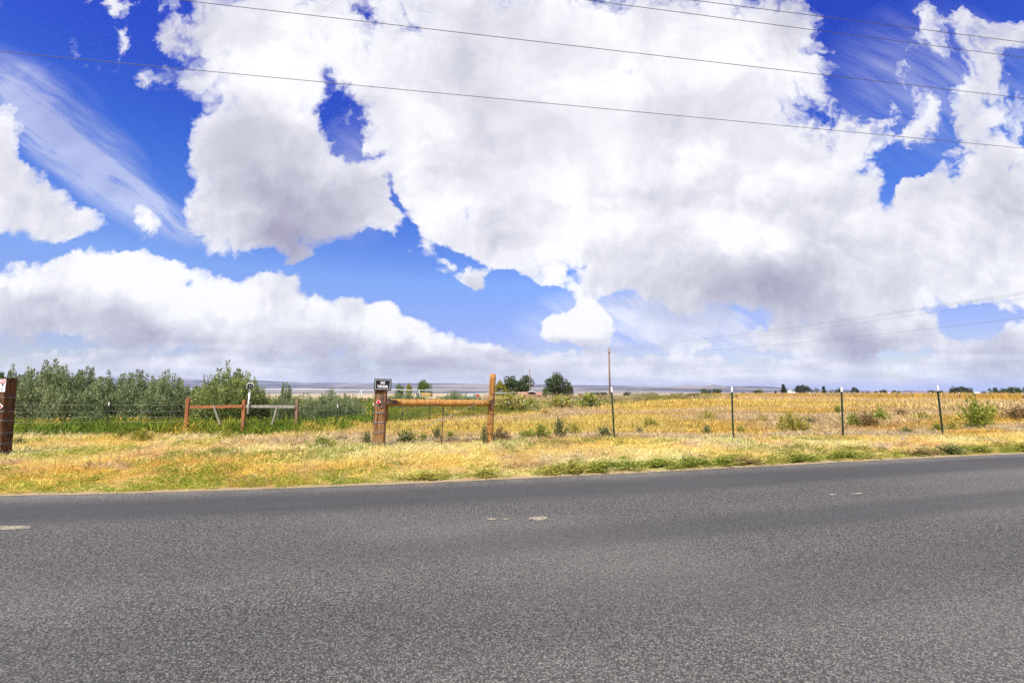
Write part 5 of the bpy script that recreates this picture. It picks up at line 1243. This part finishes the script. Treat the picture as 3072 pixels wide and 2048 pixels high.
# ------------------------------------------------------------------ farm things far off
m_roof = paint('brown_roof', (0.34, 0.19, 0.13), 0.8, 0.12, 0.6); m_wall = paint('farm_wall', (0.55, 0.36, 0.24), 0.8, 0.1, 0.5); m_shed = paint('white_siding', (0.74, 0.74, 0.74), 0.7, 0.06, 0.5)
m_glass = paint('dark_pane', (0.03, 0.035, 0.04), 0.15, 0.1, 1.0, spec=0.5); m_bale = paint('hay', (0.56, 0.38, 0.15), 0.95, 0.25, 3.0, dirt=(0.40, 0.25, 0.10)); m_silo = paint('grey_silo', (0.42, 0.44, 0.47), 0.5, 0.1, 1.0)
def gable(name, lab, cat, u0, u1, veave, vridge, Y, depth, wallm, roofm, over=0.3, grp=None, doors=1):
    X0, X1 = (u0 - 512) / FPX * Y, (u1 - 512) / FPX * Y; cx = (X0 + X1) / 2; zb = float(ground_z(cx, Y)); ze, zr = at(u0, veave, Y).z - zb, at(u0, vridge, Y).z - zb; hw = (X1 - X0) / 2
    o = thing(name, lab, cat, (cx, Y, zb), grp)
    link('wall', MB().box((0, depth / 2, ze / 2 - 0.3), (hw * 2 - 0.3, depth, ze + 0.6)).make('wall', wallm), o)
    V = []
    for x in (-hw - over, hw + over):
        for y, z in ((-over, ze), (depth / 2, zr), (depth + over, ze), (depth + over, ze - 0.15), (depth / 2, zr - 0.15), (-over, ze - 0.15)): V.append((x, y, z))
    link('roof', MB().add(V, [(0, 1, 7, 6), (1, 2, 8, 7), (2, 3, 9, 8), (3, 4, 10, 9), (4, 5, 11, 10), (5, 0, 6, 11), (0, 5, 4, 1), (1, 4, 3, 2), (6, 7, 10, 11), (7, 8, 9, 10)]).make('roof', roofm), o)
    for k in range(doors):
        x = -hw * 0.5 + k * hw / max(1, doors - 1) if doors > 1 else 0
        f = link('window', MB().box((x, -0.03, ze * 0.55), (min(1.4, hw * 0.5), 0.06, min(1.3, ze * 0.5))).make('window', m_signwhite), o); link('pane', MB().box((x, -0.07, ze * 0.55), (min(1.2, hw * 0.42), 0.03, min(1.1, ze * 0.42))).make('pane', m_glass), f)
    return o
h_ = gable('farmhouse', 'long low farmhouse with a reddish brown roof below the tall dark trees', 'house', 518.6, 541.2, 394.4, 391.2, 170, 8, m_wall, m_roof, 0.4, None, 3)
V = [(0.5, -0.7, 2.0)]
xg = at(531.5, 390.5, 170).x - h_.location.x; zg_ = at(531.5, 391.6, 170).z - h_.location.z; zt_ = at(531.5, 389.8, 170).z - h_.location.z
link('porch_gable', MB().add([(xg - 1.5, -0.6, zg_), (xg + 1.5, -0.6, zg_), (xg, -0.6, zt_), (xg - 1.5, 3.5, zg_), (xg + 1.5, 3.5, zg_), (xg, 3.5, zt_)], [(0, 1, 2), (3, 5, 4), (0, 2, 5, 3), (1, 4, 5, 2), (0, 3, 4, 1)]).make('porch_gable', m_shed), h_)
link('gable_vent', MB().add([(xg - .75, -0.66, zg_ + .12), (xg + .75, -0.66, zg_ + .12), (xg, -0.66, zt_ - .25), (xg - .75, -0.61, zg_ + .12), (xg + .75, -0.61, zg_ + .12), (xg, -0.61, zt_ - .25)], [(0, 1, 2), (3, 5, 4), (0, 3, 4, 1), (1, 4, 5, 2), (2, 5, 3, 0)]).make('gable_vent', m_glass), h_)
GS = 'white sheds on the right horizon'
gable('white_shed', 'white shed half hidden by the biggest horizon tree', 'shed', 793, 800, 392.6, 391.2, 330, 6, m_shed, m_shed, 0.2, GS)
gable('white_shed', 'low white shed right of the biggest horizon tree', 'shed', 806.5, 811, 393.0, 391.6, 330, 6, m_shed, m_shed, 0.2, GS)
gable('white_shed', 'long low white roof between the palm shaped and the dense tree', 'shed', 883, 892, 393.2, 391.9, 320, 8, m_shed, m_shed, 0.2, GS)
gable('white_shed', 'white shed between the two right hand groves', 'shed', 972.5, 979, 392.6, 391.2, 280, 7, m_shed, m_shed, 0.2, GS)
Ys = 320; si = at(790.2, 393.5, Ys); o = thing('grain_silo', 'small grey silo left of the biggest horizon tree', 'silo', (si.x, Ys, float(ground_z(si.x, Ys)))); zt = at(790, 390.2, Ys).z - o.location.z
link('tank', MB().tube([(0, 0, -.5), (0, 0, zt)], 1.9, 16).make('tank', m_silo), o); link('cone_roof', MB().tube([(0, 0, zt), (0, 0, zt + 1.0)], [2.0, 0.15], 16).make('cone_roof', m_silo), o)
Yb = 118
for k, (lab, va, vb) in enumerate([('lowest long hay bale of the stack above the log rail', 396.6, 395.5), ('second hay bale from the ground in the stack above the log rail', 395.45, 394.35), ('third hay bale from the ground in the stack above the log rail', 394.3, 393.2), ('topmost hay bale of the stack above the log rail', 393.15, 392.05)]):
    a_, b_ = at(420.6, va, Yb), at(430.8, vb, Yb); dx_ = 0.12 * (-1) ** k
    o = link('hay_bale', MB().box((0, 1.2, (b_.z - a_.z) / 2), (b_.x - a_.x - 0.1 * (k % 3), 2.4, b_.z - a_.z - 0.03), bevel=0.06).make('hay_bale', m_bale), None, ((a_.x + b_.x) / 2 + dx_, Yb, a_.z)); tag(o, lab, 'hay bale', 'hay bales in one stack')
# centre pivot sprinkler
PV = thing('pivot_irrigator', 'long pale wheeled irrigation pipe on A shaped towers crossing the green crop', 'irrigation machine', at(390, 396, 140))
def L9(p): return Vector(p) - Vector(PV.location)
pv = [at(u_, v_, Y) for u_, v_, Y in [(150, 389.6, 150), (250, 388.9, 146), (361, 389.8, 140), (419, 389.7, 138), (468, 393.3, 170), (560, 391.9, 200), (640, 391.6, 230)]]
for q in range(len(pv) - 1):
    a_, b_ = pv[q], pv[q + 1]; link('pipe_span', MB().tube([L9(a_), L9(a_.lerp(b_, .5) + Vector((0, 0, .25))), L9(b_)], 0.12, 6, True).make('pipe_span', m_pipe), PV)
for a_ in pv:
    g_ = float(ground_z(a_.x, a_.y)); mb = None
    for sx, sy in ((-1, -1), (1, -1), (0, 1.2)): link('tower_leg', MB().tube([L9(a_), L9((a_.x + sx * 1.3, a_.y + sy * 1.3, g_ + 0.5))], 0.07, 5).make('tower_leg', m_pipe), PV)
    for sx in (-1.3, 1.3): link('wheel', MB().tube([L9((a_.x + sx - .12, a_.y - 1.3, g_ + .6)), L9((a_.x + sx + .12, a_.y - 1.3, g_ + .6))], 0.6, 14).make('wheel', m_black), PV)
# trailer and tank
Yt = 165; a_ = at(466, 395.3, Yt); b_ = at(479, 393.9, Yt); o = thing('stock_trailer', 'white low trailer with a red rear end parked beyond the log rail', 'trailer', ((a_.x + b_.x) / 2, Yt, float(ground_z(a_.x, Yt)))); w_ = b_.x - a_.x
zt = b_.z - o.location.z
link('body', MB().box((-w_ * .12, 0, zt - .55), (w_ * .74, 2.0, 1.1), bevel=.1).make('body', m_shed), o); link('rear_end', MB().box((w_ * .38, 0, zt - .45), (w_ * .24, 2.0, 0.9), bevel=.08).make('rear_end', m_signred), o); link('frame', MB().box((0, 0, zt - 1.18), (w_, 1.6, 0.16)).make('frame', m_black), o)
for sx in (-.25, -.05, .3): link('wheel', MB().tube([(w_ * sx, -1.05, zt - 1.3), (w_ * sx, -.8, zt - 1.3)], .42, 14).make('wheel', m_black), o)
Yt = 120; a_ = at(580.6, 395.0, Yt); o = thing('red_tank', 'small dark red round tank on legs beyond the green brush', 'tank', (a_.x, Yt, float(ground_z(a_.x, Yt)))); zt = a_.z - o.location.z
link('drum', MB().tube([(-.55, 0, zt), (-.5, 0, zt), (.5, 0, zt), (.55, 0, zt)], [.4, .5, .5, .4], 14).make('drum', paint('dark_red_paint', (0.20, 0.03, 0.02), .6)), o)
for sx in (-.4, .4): link('leg', MB().box((sx, 0, (zt - .4) / 2), (.12, .8, zt - .4)).make('leg', m_black), o)
# ------------------------------------------------------------------ the air between here and the hills
m_haze = bpy.data.materials.new('haze'); m_haze.use_nodes = True; t = m_haze.node_tree; t.nodes.clear()
out = t.nodes.new('ShaderNodeOutputMaterial'); pvn = t.nodes.new('ShaderNodeVolumePrincipled')
pvn.inputs['Color'].default_value = (0.50, 0.62, 1.0, 1); pvn.inputs['Density'].default_value = 0.000036; pvn.inputs['Anisotropy'].default_value = 0.0
t.links.new(pvn.outputs[0], out.inputs['Volume'])
tag(link('haze', MB().box((0, 0, 190), (70000, 70000, 460)).make('haze', m_haze)), 'thin blue air over the plain', kind='stuff')
